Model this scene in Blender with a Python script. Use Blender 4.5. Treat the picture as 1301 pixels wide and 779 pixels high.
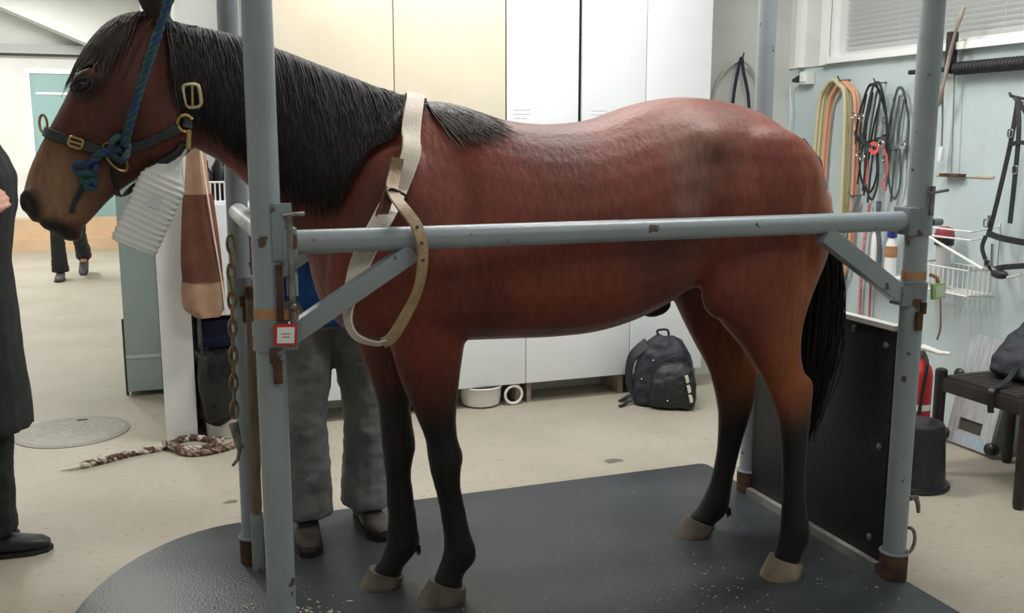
import bpy, bmesh, math, random
from mathutils import Vector, Matrix, noise
from mathutils.bvhtree import BVHTree
random.seed(7)
for o in list(bpy.data.objects): bpy.data.objects.remove(o, do_unlink=True)
scene = bpy.context.scene
COL = scene.collection
PI = math.pi

# ------------------------------------------------------------------ camera
cam_d = bpy.data.cameras.new('camera'); cam = bpy.data.objects.new('camera', cam_d); COL.objects.link(cam)
YAW, PITCH, ROLL = 0.35032, 0.17106, 0.0007
fw = Vector((math.sin(YAW)*math.cos(PITCH), math.cos(YAW)*math.cos(PITCH), -math.sin(PITCH)))
rt = Vector((math.cos(YAW), -math.sin(YAW), 0)); up = rt.cross(fw)
r2 = rt*math.cos(ROLL)+up*math.sin(ROLL); u2 = -rt*math.sin(ROLL)+up*math.cos(ROLL)
M4 = Matrix((r2, u2, -fw)).transposed().to_4x4(); M4.translation = Vector((0, 0, 1.48))
cam.matrix_world = M4
cam_d.sensor_fit = 'HORIZONTAL'; cam_d.sensor_width = 36.0; cam_d.lens = 1242.62/1301*36.0
cam_d.clip_start = 0.05; cam_d.clip_end = 100
scene.camera = cam

# ------------------------------------------------------------------ world, exposure
vs = scene.view_settings
vs.view_transform = 'Standard'; vs.look = 'None'; vs.gamma = 1.0; vs.use_curve_mapping = False
vs.exposure = -0.45
world = bpy.data.worlds.new('overcast_sky'); scene.world = world; world.use_nodes = True
bg = world.node_tree.nodes['Background']; bg.inputs[0].default_value = (0.78, 0.87, 1.0, 1); bg.inputs[1].default_value = 1.0

# ------------------------------------------------------------------ ceiling light panels (the room's fluorescent luminaires)
LUMI = [  # x, y, size x, size y, watts
    (1.5, 4.15, 1.5, 0.35, 78), (-0.9, 4.0, 1.5, 0.35, 27), (2.3, 2.75, 1.5, 0.35, 62),
    (-0.4, 0.3, 1.5, 0.35, 15), (2.2, -0.4, 1.5, 0.35, 20),
    (-1.6, 8.0, 0.35, 1.5, 62), (-1.6, 12.0, 0.35, 1.5, 160)]
CEIL_Z = 3.3

# ------------------------------------------------------------------ helpers
def lin(c):
    c = c/255.0
    return c/12.92 if c <= 0.04045 else ((c+0.055)/1.055)**2.4
def rgb(r, g, b): return (lin(r), lin(g), lin(b), 1.0)

def mat(name, col, rough=0.6, metal=0.0, col2=None, scale=8.0, detail=4.0, lo=0.4, hi=0.6, bump=0.0, bscale=60.0,
        spec=0.5, stretch=None, col3=None, scale3=30.0, lo3=0.62, hi3=0.66, emit=None, estr=0.0, sheen=0.0, coat=0.0):
    m = bpy.data.materials.new(name); m.use_nodes = True
    nt = m.node_tree; b = nt.nodes['Principled BSDF']
    b.inputs['Roughness'].default_value = rough; b.inputs['Metallic'].default_value = metal
    b.inputs['Specular IOR Level'].default_value = spec
    b.inputs['Base Color'].default_value = col
    if sheen: b.inputs['Sheen Weight'].default_value = sheen
    if coat: b.inputs['Coat Weight'].default_value = coat
    if emit: b.inputs['Emission Color'].default_value = emit; b.inputs['Emission Strength'].default_value = estr
    if col2 or bump or col3:
        tc = nt.nodes.new('ShaderNodeTexCoord'); src = tc.outputs['Object']
        if stretch:
            mp = nt.nodes.new('ShaderNodeMapping'); mp.inputs['Scale'].default_value = stretch
            nt.links.new(src, mp.inputs['Vector']); src = mp.outputs['Vector']
    cur = None
    def layer(ca, cb, sc, l, h, det):
        n = nt.nodes.new('ShaderNodeTexNoise'); n.inputs['Scale'].default_value = sc; n.inputs['Detail'].default_value = det
        nt.links.new(src, n.inputs['Vector'])
        mr = nt.nodes.new('ShaderNodeMapRange'); mr.inputs[1].default_value = l; mr.inputs[2].default_value = h
        nt.links.new(n.outputs['Fac'], mr.inputs[0])
        mx = nt.nodes.new('ShaderNodeMix'); mx.data_type = 'RGBA'
        nt.links.new(mr.outputs[0], mx.inputs[0])
        if isinstance(ca, tuple): mx.inputs[6].default_value = ca
        else: nt.links.new(ca, mx.inputs[6])
        mx.inputs[7].default_value = cb
        return mx.outputs[2]
    if col2: cur = layer(col, col2, scale, lo, hi, detail)
    if col3: cur = layer(cur if cur else col, col3, scale3, lo3, hi3, 5.0)
    if cur: nt.links.new(cur, b.inputs['Base Color'])
    if bump:
        n = nt.nodes.new('ShaderNodeTexNoise'); n.inputs['Scale'].default_value = bscale; n.inputs['Detail'].default_value = 3
        nt.links.new(src, n.inputs['Vector'])
        bp = nt.nodes.new('ShaderNodeBump'); bp.inputs['Strength'].default_value = bump; bp.inputs['Distance'].default_value = 0.01
        nt.links.new(n.outputs['Fac'], bp.inputs['Height']); nt.links.new(bp.outputs[0], b.inputs['Normal'])
    return m

class MB:
    """collects shapes in world coordinates for ONE mesh"""
    def __init__(s): s.v = []; s.f = []
    def add(s, verts, faces):
        o = len(s.v); s.v += [tuple(p) for p in verts]; s.f += [tuple(i+o for i in f) for f in faces]; return s
    def box(s, c, size, rot=None, bev=0.0):
        x, y, z = (k/2 for k in size)
        R = rot or Matrix.Identity(3); c = Vector(c)
        if bev <= 0:
            vs_ = [Vector((sx*x, sy*y, sz*z)) for sz in (-1, 1) for sy in (-1, 1) for sx in (-1, 1)]
            fs = [(0, 2, 3, 1), (4, 5, 7, 6), (0, 1, 5, 4), (2, 6, 7, 3), (0, 4, 6, 2), (1, 3, 7, 5)]
            return s.add([c+R@p for p in vs_], fs)
        bm = bmesh.new(); bmesh.ops.create_cube(bm, size=1.0)
        for p in bm.verts: p.co = Vector((p.co.x*size[0], p.co.y*size[1], p.co.z*size[2]))
        bmesh.ops.bevel(bm, geom=bm.edges[:], offset=bev, segments=2, profile=0.7, affect='EDGES')
        bm.verts.index_update()
        s.add([c+R@p.co for p in bm.verts], [[q.index for q in f.verts] for f in bm.faces]); bm.free(); return s
    def bb(s, x0, x1, y0, y1, z0, z1, bev=0.0):
        return s.box(((x0+x1)/2, (y0+y1)/2, (z0+z1)/2), (abs(x1-x0), abs(y1-y0), abs(z1-z0)), None, bev)
    def rings(s, rings, cap=True, loop=False):
        n = len(rings[0]); vs_ = [p for r in rings for p in r]; fs = []
        m = len(rings)
        for i in range(m if loop else m-1):
            a = i*n; b = ((i+1) % m)*n
            for j in range(n): fs.append((a+j, a+(j+1) % n, b+(j+1) % n, b+j))
        if cap and not loop:
            c0 = sum((Vector(p) for p in rings[0]), Vector())/n; c1 = sum((Vector(p) for p in rings[-1]), Vector())/n
            i0 = len(vs_); vs_ += [c0, c1]
            for j in range(n):
                fs.append((i0, (j+1) % n, j)); fs.append((i0+1, (m-1)*n+j, (m-1)*n+(j+1) % n))
        return s.add(vs_, fs)
    def tube(s, pts, r, n=8, loop=False, cap=True, flat=1.0):
        pts = [Vector(p) for p in pts]; m = len(pts)
        rr = r if isinstance(r, (list, tuple)) else [r]*m
        rings = []; prev = None
        for i in range(m):
            if loop: t = pts[(i+1) % m]-pts[i-1]
            else: t = pts[min(i+1, m-1)]-pts[max(i-1, 0)]
            if t.length < 1e-9: t = Vector((0, 0, 1))
            t.normalize()
            if prev is None:
                a = Vector((0, 0, 1)) if abs(t.z) < 0.9 else Vector((1, 0, 0))
                x = t.cross(a).normalized()
            else:
                x = prev-t*prev.dot(t)
                x = x.normalized() if x.length > 1e-6 else t.orthogonal().normalized()
            prev = x; y = t.cross(x)
            rings.append([pts[i]+x*(rr[i]*math.cos(2*PI*k/n))+y*(rr[i]*flat*math.sin(2*PI*k/n)) for k in range(n)])
        return s.rings(rings, cap, loop)
    def cyl(s, a, b, r, r2=None, n=16): return s.tube([a, b], [r, r if r2 is None else r2], n)
    def lathe(s, c, prof, n=24, axis=(0, 0, 1)):
        q = Vector((0, 0, 1)).rotation_difference(Vector(axis)); c = Vector(c)
        return s.rings([[c+q@Vector((r*math.cos(2*PI*k/n), r*math.sin(2*PI*k/n), z)) for k in range(n)] for r, z in prof], True)
    def ell(s, c, rad, rot=None, n=16, m=10):
        R = rot or Matrix.Identity(3); c = Vector(c); rg = []
        for i in range(m+1):
            a = -PI/2+PI*i/m; ca = max(math.cos(a), 1e-3)
            rg.append([c+R@Vector((rad[0]*ca*math.cos(2*PI*k/n), rad[1]*ca*math.sin(2*PI*k/n), rad[2]*math.sin(a))) for k in range(n)])
        return s.rings(rg, True)
    def ribbon(s, pts, nrm, w, th, loop=False):
        """strap: flat band along pts, nrm = outward normal per point"""
        pts = [Vector(p) for p in pts]; m = len(pts); rings = []
        ww = w if isinstance(w, (list, tuple)) else [w]*m
        for i in range(m):
            t = (pts[(i+1) % m]-pts[i-1]) if loop else (pts[min(i+1, m-1)]-pts[max(i-1, 0)])
            t.normalize(); nn = Vector(nrm[i]); nn = (nn-t*nn.dot(t)).normalized(); b = t.cross(nn)
            h = ww[i]/2
            rings.append([pts[i]+b*h, pts[i]+b*h*.9+nn*th, pts[i]-b*h*.9+nn*th, pts[i]-b*h])
        return s.rings(rings, True, loop)
    def mesh(s, name, off=Vector((0, 0, 0)), smooth=40, recalc=True):
        me = bpy.data.meshes.new(name)
        me.from_pydata([(p[0]-off[0], p[1]-off[1], p[2]-off[2]) for p in s.v], [], s.f); me.validate()
        if recalc:
            bm = bmesh.new(); bm.from_mesh(me); bmesh.ops.recalc_face_normals(bm, faces=bm.faces); bm.to_mesh(me); bm.free()
        if smooth is not None:
            for p in me.polygons: p.use_smooth = True
            if smooth < 180: me.set_sharp_from_angle(angle=math.radians(smooth))
        return me
    def build(s, name, m, parent=None, smooth=40):
        off = Vector(parent['_o']) if parent else Vector((0, 0, 0))
        return link(name, s.mesh(name, off, smooth), m, parent)
    def thing(s, name, m, label, cat, group=None, base=None, smooth=40):
        if base is None:
            xs, ys, zs = zip(*s.v); base = ((min(xs)+max(xs))/2, (min(ys)+max(ys))/2, min(zs))
        base = Vector(base)
        o = link(name, s.mesh(name, base, smooth), m, None); o.location = base; tag(o, label, cat, group); o['_o'] = base
        return o
    def struct(s, name, m, smooth=40):
        o = link(name, s.mesh(name, Vector((0, 0, 0)), smooth), m, None); o['kind'] = 'structure'; o['_o'] = (0, 0, 0); return o

def link(name, me, m, parent=None):
    o = bpy.data.objects.new(name, me); COL.objects.link(o)
    if m is not None and not me.materials: me.materials.append(m)
    if parent is not None:
        o.parent = parent; o['_o'] = parent['_o']
    return o
def tag(o, label, cat, group=None):
    o['label'] = label; o['category'] = cat
    if group: o['group'] = group
    return o
def empty(name, base, label, cat, group=None):
    o = bpy.data.objects.new(name, None); COL.objects.link(o); o.location = base; o['_o'] = tuple(base)
    o.empty_display_size = 0.1
    return tag(o, label, cat, group)
def move_copy(o, d, label=None, parent=None):
    c = o.copy(); COL.objects.link(c)
    if parent is None:
        c.location = o.location+Vector(d); c['_o'] = tuple(Vector(o['_o'])+Vector(d))
    else: c.parent = parent
    if label: c['label'] = label
    for ch in list(o.children): move_copy(ch, d, None, c)
    return c
def RZ(a): return Matrix.Rotation(a, 3, 'Z')
def RX(a): return Matrix.Rotation(a, 3, 'X')
def RY(a): return Matrix.Rotation(a, 3, 'Y')
def spline(pts, n):
    """Catmull-Rom through pts, n samples per span"""
    P = [Vector(p) for p in pts]; P = [P[0]*2-P[1]]+P+[P[-1]*2-P[-2]]; out = []
    for i in range(1, len(P)-2):
        for k in range(n):
            t = k/n; a, b, c, d = P[i-1:i+3]
            out.append(0.5*((2*b)+(c-a)*t+(2*a-5*b+4*c-d)*t*t+(3*b-a-3*c+d)*t**3))
    return out+[P[-2]]
def remesh(mb, voxel, iters=5, fac=0.5):
    """union of overlapping closed shapes as one continuous smooth surface"""
    me = mb.mesh('tmp', Vector((0, 0, 0)), None)
    o = bpy.data.objects.new('tmp', me); COL.objects.link(o)
    r = o.modifiers.new('r', 'REMESH'); r.mode = 'VOXEL'; r.voxel_size = voxel; r.adaptivity = 0
    if iters:
        sm = o.modifiers.new('s', 'SMOOTH'); sm.factor = fac; sm.iterations = iters
    dg = bpy.context.evaluated_depsgraph_get()
    out = bpy.data.meshes.new_from_object(o.evaluated_get(dg))
    bpy.data.objects.remove(o); bpy.data.meshes.remove(me)
    for p in out.polygons: p.use_smooth = True
    return out
def sstep(a, b, x):
    t = max(0.0, min(1.0, (x-a)/(b-a))) if a != b else 0.0
    return t*t*(3-2*t)
def mixc(a, b, t): return tuple(a[i]*(1-t)+b[i]*t for i in range(4))

# ------------------------------------------------------------------ materials
M = {}
M['steel'] = mat('grey_painted_steel', rgb(148, 158, 163), 0.34, 0.0, rgb(138, 149, 155), 5, 4, .35, .65, 0.08, 90,
                 col3=rgb(84, 72, 64), scale3=20, lo3=.665, hi3=.69)
M['steel_worn'] = mat('worn_grey_steel', rgb(136, 146, 151), 0.4, 0.0, rgb(118, 127, 132), 7, 4, .4, .6, 0.12, 70,
                      col3=rgb(92, 62, 44), scale3=22, lo3=.62, hi3=.66)
M['steel_bare'] = mat('bare_steel', rgb(150, 150, 148), 0.35, 0.85, rgb(110, 104, 98), 20, 3)
M['chrome'] = mat('chrome', rgb(215, 215, 215), 0.18, 1.0)
M['rust'] = mat('rusty_iron', rgb(72, 50, 40), 0.85, 0.2, rgb(104, 74, 56), 18, 5, .4, .65, .4, 40)
M['brass'] = mat('brass', rgb(196, 168, 112), 0.28, 1.0)
M['floor'] = mat('beige_floor_coating', rgb(176, 169, 154), 0.55, 0, rgb(163, 156, 141), 1.6, 6, .35, .65, .10, 140,
                 col3=rgb(152, 145, 131), scale3=30, lo3=.58, hi3=.72)
M['mat'] = mat('black_rubber_matting', rgb(54, 60, 63), 0.38, 0, rgb(68, 73, 76), 2.2, 6, .4, .65, .18, 110,
               col3=rgb(92, 92, 90), scale3=60, lo3=.69, hi3=.73)
M['wall_white'] = mat('white_wall_paint', rgb(228, 230, 226), 0.75, 0, rgb(220, 222, 218), 3, 3, .4, .6, .05, 120)
M['wall_grey'] = mat('pale_grey_wall_paint', rgb(205, 207, 202), 0.75, 0, rgb(212, 214, 210), 3, 3)
M['wall_blue'] = mat('pale_blue_wall_paint', rgb(198, 212, 215), 0.45, 0, rgb(188, 203, 206), 2.5, 5, .4, .65, .06, 70,
                     col3=rgb(190, 196, 190), scale3=6, lo3=.6, hi3=.75)
M['ceiling'] = mat('ceiling_paint', rgb(224, 226, 224), 0.85)
M['cab_white'] = mat('white_laminate', rgb(236, 240, 242), 0.35, 0, rgb(230, 234, 237), 2, 2)
M['cab_beige'] = mat('beige_laminate', rgb(218, 210, 190), 0.4, 0, rgb(212, 203, 182), 2, 3)
M['cab_dark'] = mat('dark_gap', rgb(70, 66, 62), 0.8)
M['chip'] = mat('chipboard', rgb(170, 158, 138), 0.8, 0, rgb(140, 128, 110), 60, 3)
M['white_pl'] = mat('white_plastic', rgb(232, 233, 230), 0.35)
M['white_enamel'] = mat('white_enamel', rgb(226, 224, 216), 0.25)
M['black_pl'] = mat('black_plastic', rgb(26, 28, 31), 0.42, 0, rgb(34, 36, 39), 12, 3)
M['black_rub'] = mat('black_rubber', rgb(22, 23, 25), 0.6, 0, rgb(30, 31, 33), 15, 4, .4, .6, .2, 80)
M['kick'] = mat('black_kick_board', rgb(24, 25, 26), 0.5, 0, rgb(34, 34, 33), 4, 5, .45, .7, .15, 60,
                col3=rgb(62, 58, 50), scale3=5, lo3=.66, hi3=.8)
M['black_leather'] = mat('black_leather', rgb(28, 30, 34), 0.42, 0, rgb(38, 41, 46), 25, 4, .4, .6, .2, 150)
M['halter'] = mat('dark_leather_halter', rgb(38, 42, 48), 0.45, 0, rgb(50, 56, 62), 25, 4, .4, .6, .2, 150)
M['tan_leather'] = mat('tan_leather', rgb(168, 146, 112), 0.55, 0, rgb(132, 104, 74), 14, 5, .35, .65, .25, 90)
M['brown_leather'] = mat('brown_leather', rgb(108, 66, 48), 0.5, 0, rgb(84, 48, 36), 9, 5, .35, .65, .2, 70)
M['suede'] = mat('tan_suede', rgb(170, 138, 112), 0.8, 0, rgb(150, 118, 94), 9, 5, .35, .65, .2, 120)
M['webbing'] = mat('white_webbing', rgb(232, 222, 210), 0.75, 0, rgb(220, 208, 194), 12, 4, .4, .6, .35, 260)
M['rope'] = mat('teal_rope', rgb(36, 84, 86), 0.75, 0, rgb(44, 66, 110), 26, 2, .47, .53, .5, 140)
M['rope_brown'] = mat('brown_white_rope', rgb(92, 70, 60), 0.85, 0, rgb(200, 188, 176), 26, 2, .50, .56, .5, 120)
M['wood'] = mat('weathered_wood', rgb(128, 112, 90), 0.8, 0, rgb(98, 84, 66), 10, 5, .35, .65, .3, 40, stretch=(6, 6, .6))
M['chain'] = mat('rusty_chain_metal', rgb(142, 122, 92), 0.6, 0.2, rgb(104, 86, 64), 30, 3)
M['tape'] = mat('brown_packing_tape', rgb(176, 132, 92), 0.45, 0, rgb(160, 116, 78), 20, 3)
M['paper'] = mat('white_paper', rgb(236, 236, 234), 0.7)
M['red'] = mat('red_paint', rgb(196, 40, 40), 0.4)
M['green'] = mat('pale_green_plastic', rgb(172, 210, 142), 0.35)
M['blue_pl'] = mat('blue_plastic', rgb(38, 52, 140), 0.35)
M['glass'] = mat('clear_glass', rgb(255, 255, 255), 0.02)
M['glass'].node_tree.nodes['Principled BSDF'].inputs['Transmission Weight'].default_value = 1.0
M['blind'] = mat('blind_slat_aluminium', rgb(214, 216, 214), 0.5)
M['frame'] = mat('white_window_frame', rgb(244, 247, 246), 0.4)
M['teal'] = mat('teal_door_paint', rgb(142, 174, 174), 0.5, 0, rgb(132, 166, 168), 2, 3)
M['bluegrey'] = mat('blue_grey_panel', rgb(168, 184, 185), 0.45, 0, rgb(160, 177, 178), 2, 3)
M['step'] = mat('tan_step', rgb(214, 184, 152), 0.7, 0, rgb(202, 170, 138), 2, 3)
M['beam'] = mat('grey_beam', rgb(170, 174, 174), 0.5)

# ------------------------------------------------------------------ the setting
X0, Y0, L, W, BZ = 0.257, 2.473, 2.016, 0.869, 1.222
WX, BY = 3.767, 5.27
MB().bb(-3.4, WX+.15, -3.1, 14.6, -0.12, 0.0).struct('floor', M['floor'], None)
MB().bb(-3.4, WX+.15, -3.1, 14.6, CEIL_Z, CEIL_Z+.12).struct('ceiling', M['ceiling'], None)
MB().bb(0.141, WX+.15, BY, BY+.15, 0, CEIL_Z).struct('wall_back', M['wall_grey'], None)
MB().bb(-0.006, 0.141, 4.93, 14.45, 0, CEIL_Z).struct('wall_corridor', M['wall_white'], None)
MB().bb(-3.4, -0.006, 14.45, 14.6, 0, CEIL_Z).struct('wall_far', M['wall_white'], None)
MB().bb(-3.4, -3.25, -3.1, 14.6, 0, CEIL_Z).struct('wall_left', M['wall_white'], None)
MB().bb(-3.4, WX+.15, -3.1, -2.95, 0, CEIL_Z).struct('wall_front', M['wall_white'], None)
# right wall with the window opening (y 2.2 .. 4.86, z 1.93 .. 2.95)
WY0, WY1, WZ0, WZ1 = 1.9, 4.84, 1.935, 2.95
wr = MB()
wr.bb(WX, WX+.15, -3.1, WY0, 0, CEIL_Z); wr.bb(WX, WX+.15, WY1, BY, 0, CEIL_Z)
wr.bb(WX, WX+.15, WY0, WY1, 0, WZ0); wr.bb(WX, WX+.15, WY0, WY1, WZ1, CEIL_Z)
wr.struct('wall_right', M['wall_blue'], None)
# upper strip of the right wall beside the window is plain white
MB().bb(WX-.012, WX, WY1, BY-.002, 1.90, CEIL_Z-.002).struct('trim_1', M['wall_white'], None)
MB().bb(WX-.05, WX-.012, 5.12, 5.16, 1.90, CEIL_Z-.002).struct('trim_2', M['frame'], None)
# window
win = MB()
win.bb(WX-.02, WX+.12, WY1-.05, WY1, WZ0, WZ1); win.bb(WX-.02, WX+.12, WY0, WY0+.05, WZ0, WZ1)
win.bb(WX-.02, WX+.12, WY0+.05, WY1-.05, WZ1-.05, WZ1); win.bb(WX+.06, WX+.12, WY0+.05, WY1-.05, WZ0, WZ0+.05)
win.bb(WX+.07, WX+.12, 3.35, 3.40, WZ0+.05, WZ1-.05)
win = win.struct('window_1', M['frame'], None)
MB().bb(WX-.045, WX+.02, WY0-.03, WY1+.03, WZ0-.03, WZ0+.006).build('window_sill', M['frame'], win, None)
MB().bb(WX+.085, WX+.095, WY0+.05, 3.35, WZ0+.05, WZ1-.05).build('pane', M['glass'], win, None)
MB().bb(WX+.085, WX+.095, 3.40, WY1-.05, WZ0+.05, WZ1-.05).build('pane', M['glass'], win, None)
MB().bb(WX-.045, WX-.021, 4.874, 4.93, 1.90, CEIL_Z-.01).struct('trim_3', M['frame'], None)
# venetian blind: one slat mesh, copied
bl = empty('venetian_blind', (WX+.03, 3.37, WZ0+.01), 'grey aluminium venetian blind lowered over the window', 'blind')
MB().bb(WX+.008, WX+.05, WY0+.06, WY1-.06, WZ1-.085, WZ1-.052).build('head_rail', M['blind'], bl, None)
MB().bb(WX+.014, WX+.044, WY0+.06, WY1-.06, WZ0+.010, WZ0+.028).build('bottom_rail', M['blind'], bl, None)
sl = MB().box((WX+.029, (WY0+WY1)/2, WZ0+.042), (.031, WY1-WY0-.12, .0012), RY(math.radians(52))).build('slat', M['blind'], bl, None)
z = WZ0+.042+.0265
while z < WZ1-.09:
    c = sl.copy(); COL.objects.link(c); c.parent = bl; c.location = (0, 0, z-WZ0-.042); z += .0265
for yy in (2.3, 3.0, 3.66, 4.35):
    MB().cyl((WX+.029, yy, WZ0+.02), (WX+.029, yy, WZ1-.06), .0018, n=6).build('ladder_cord', M['blind'], bl)

# ceiling luminaires
for i, (lx, ly, sx, sy, pw) in enumerate(LUMI):
    nm = ['above the cabinets', 'left of the stocks', 'above the horse', 'at the left front of the room', 'at the right front of the room', 'near the corridor mouth', 'deep in the corridor'][i]
    e = empty('ceiling_light', (lx, ly, CEIL_Z-.09), 'long fluorescent ceiling light '+nm, 'ceiling light', 'ceiling lights')
    h = MB(); h.bb(lx-sx/2-.03, lx+sx/2+.03, ly-sy/2-.03, ly+sy/2+.03, CEIL_Z-.05, CEIL_Z-.001)
    h.build('housing', M['white_pl'], e, None)
    em = mat('lit_diffuser', (1, 1, 1, 1), 0.6, emit=(1.0, .98, .94, 1), estr=3.0) if i == 0 else bpy.data.materials['lit_diffuser']
    MB().bb(lx-sx/2, lx+sx/2, ly-sy/2, ly+sy/2, CEIL_Z-.066, CEIL_Z-.051).build('diffuser', em, e, None)
    ld = bpy.data.lights.new('tube_light', 'AREA'); ld.shape = 'RECTANGLE'; ld.size = sx; ld.size_y = sy; ld.energy = pw
    ld.color = (1.0, .985, .95)
    lo = bpy.data.objects.new('tube_light', ld); COL.objects.link(lo); lo.parent = e; lo.location = (0, 0, -.0)

# far end of the corridor
dr = MB().bb(-1.42, -0.42, 14.40, 14.449, .42, 2.30).struct('door_1', M['teal'], None)
MB().bb(-1.47, -1.42, 14.38, 14.449, .42, 2.299).build('door_frame', M['frame'], dr, None)
MB().bb(-0.42, -0.37, 14.38, 14.449, .42, 2.299).build('door_frame', M['frame'], dr, None)
MB().bb(-1.47, -0.37, 14.38, 14.449, 2.30, 2.36).build('door_frame', M['frame'], dr, None)
MB().bb(-1.36, -0.48, 14.385, 14.40, 2.03, 2.06).build('door_rail', M['frame'], dr, None)
st = MB(); st.bb(-3.25, -0.006, 14.12, 14.449, 0, .16); st.struct('trim_4', M['step'], None)
MB().bb(-3.25, -0.006, 14.22, 14.449, .16, .42).struct('trim_5', M['step'], None)
MB().bb(-3.25, -0.006, 14.33, 14.449, 2.545, 2.66).struct('trim_6', M['beam'], None)
MB().bb(-3.25, -0.006, 14.36, 14.449, 2.52, 2.545).struct('trim_7', M['cab_dark'], None)
# sloping soffit under the corridor ceiling
so = MB(); so.add([(-2.2, 13.6, 3.29), (-0.007, 13.6, 2.35), (-0.007, 13.6, 3.29), (-2.2, 14.32, 3.29), (-0.007, 14.32, 2.35), (-0.007, 14.32, 3.29)],
                  [(0, 1, 2), (3, 5, 4), (0, 3, 4, 1), (1, 4, 5, 2), (0, 2, 5, 3)])
so.struct('trim_8', M['wall_grey'], None)

# ------------------------------------------------------------------ rubber mat
mp = []
def corner(cx, cy, r, a0, a1, n=8): return [(cx+r*math.cos(math.radians(a0+(a1-a0)*k/n)), cy+r*math.sin(math.radians(a0+(a1-a0)*k/n))) for k in range(n+1)]
mp += corner(2.27, 1.91, .03, -90, 0, 3); mp += corner(2.27, 3.69, .03, 0, 90, 3)
mp += [(.25-.60*math.sin(PI*k/32), 2.80+.92*math.cos(PI*k/32)) for k in range(33)]
mb = MB(); n = len(mp)
mb.add([(x, y, 0.0005) for x, y in mp]+[(x, y, .014) for x, y in mp]+[(x+(1.0-x)*.006, y+(2.8-y)*.006, .018) for x, y in mp],
       [tuple(range(n-1, -1, -1)), tuple(2*n+k for k in range(n))]+[(k, (k+1) % n, n+(k+1) % n, n+k) for k in range(n)]+[(n+k, n+(k+1) % n, 2*n+(k+1) % n, 2*n+k) for k in range(n)])
mb.thing('rubber_mat', M['mat'], 'black rubber mat with rounded end under the horse', 'mat', base=(1.0, 2.8, 0))
GZ = 0.018

# ------------------------------------------------------------------ examination stocks
X1, Y1 = X0+L, Y0+W
stk = empty('horse_stocks', (X0+L/2, Y0+W/2, 0), 'grey painted steel pipe stocks enclosing the standing horse', 'stocks')
def post(x, y, r=.037, ztop=2.42):
    p = MB().cyl((x, y, GZ), (x, y, ztop), r, n=28).build('post', M['steel'], stk)
    MB().cyl((x, y, GZ), (x, y, GZ+.085), r+.009, n=20).build('base_sleeve', M['rust'], p)
    MB().tube([(x+(r+.006)*math.cos(a*PI/10), y+(r+.006)*math.sin(a*PI/10), GZ+.092) for a in range(20)], .006, 6, loop=True).build('collar', M['steel_worn'], p)
    return p
pNL = post(X0, Y0); pNR = post(X1, Y0); pFL = post(X0, Y1, .035); pFR = post(X1, Y1, .035)
for (a, b) in (((X0, Y0), (X1, Y0)), ((X0, Y1), (X1, Y1)), ((X0, Y0), (X0, Y1)), ((X1, Y0), (X1, Y1))):
    MB().cyl((a[0], a[1], 2.40), (b[0], b[1], 2.40), .03, n=20).build('top_rail', M['steel'], stk)
# side rails
rn = MB().cyl((X0+.045, Y0, BZ), (X1-.045, Y0, BZ), .031, n=28).build('side_rail', M['steel'], stk)
MB().cyl((X0+.02, Y1, BZ), (X1-.02, Y1, BZ), .030, n=24).build('side_rail', M['steel'], stk)
MB().tube([(X0, Y0+.02, BZ+.018), (X0, Y1-.03, BZ+.018)], .029, 20).build('chest_rail', mat('worn_white_rail', rgb(176, 182, 186), .4, 0, rgb(140, 150, 156), 8, 5), stk)
# hinge blocks + pins at the rail ends
b = MB(); b.box((X0+.052, Y0, BZ), (.036, .09, .078), None, .006); b = b.build('hinge_block', M['steel_worn'], stk)
q = MB(); q.box((X0+.034, Y0-.036, BZ+.03), (.05, .010, .14), None, .003); q.build('hinge_plate', M['steel_worn'], b)
q = MB(); q.cyl((X0+.052, Y0-.048, BZ-.16), (X0+.052, Y0-.048, BZ+.075), .007, n=10); q.cyl((X0+.035, Y0-.05, BZ+.072), (X0+.088, Y0-.05, BZ+.075), .005, n=8)
q.build('locking_pin', M['steel_bare'], b)
q = MB(); q.cyl((X0+.022, Y0-.044, BZ-.19), (X0+.022, Y0-.044, BZ-.05), .008, n=10); q.build('bolt', M['rust'], b)
q = MB(); q.cyl((X0+.052, Y0-.05, BZ-.20), (X0+.052, Y0-.05, BZ-.10), .009, n=10); q.ell((X0+.052, Y0-.052, BZ-.155), (.012, .012, .012), None, 10, 6); q.build('bolt', M['steel_bare'], b)
b = MB(); b.cyl((X1, Y0, BZ-.045), (X1, Y0, BZ+.045), .045, n=28); b.box((X1-.045, Y0, BZ), (.04, .076, .086), None, .006); b = b.build('hinge_block', M['steel_worn'], stk)
q = MB(); q.cyl((X1+.005, Y0-.05, BZ+.02), (X1+.005, Y0-.05, BZ+.11), .008, n=10); q.cyl((X1-.01, Y0-.052, BZ+.088), (X1+.065, Y0-.05, BZ+.097), .005, n=8); q.build('locking_pin', M['steel_bare'], b)
q = MB(); q.cyl((X1+.04, Y0-.02, BZ-.005), (X1+.075, Y0-.02, BZ-.005), .012, n=8); q.build('bolt', M['steel_worn'], b)
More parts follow.
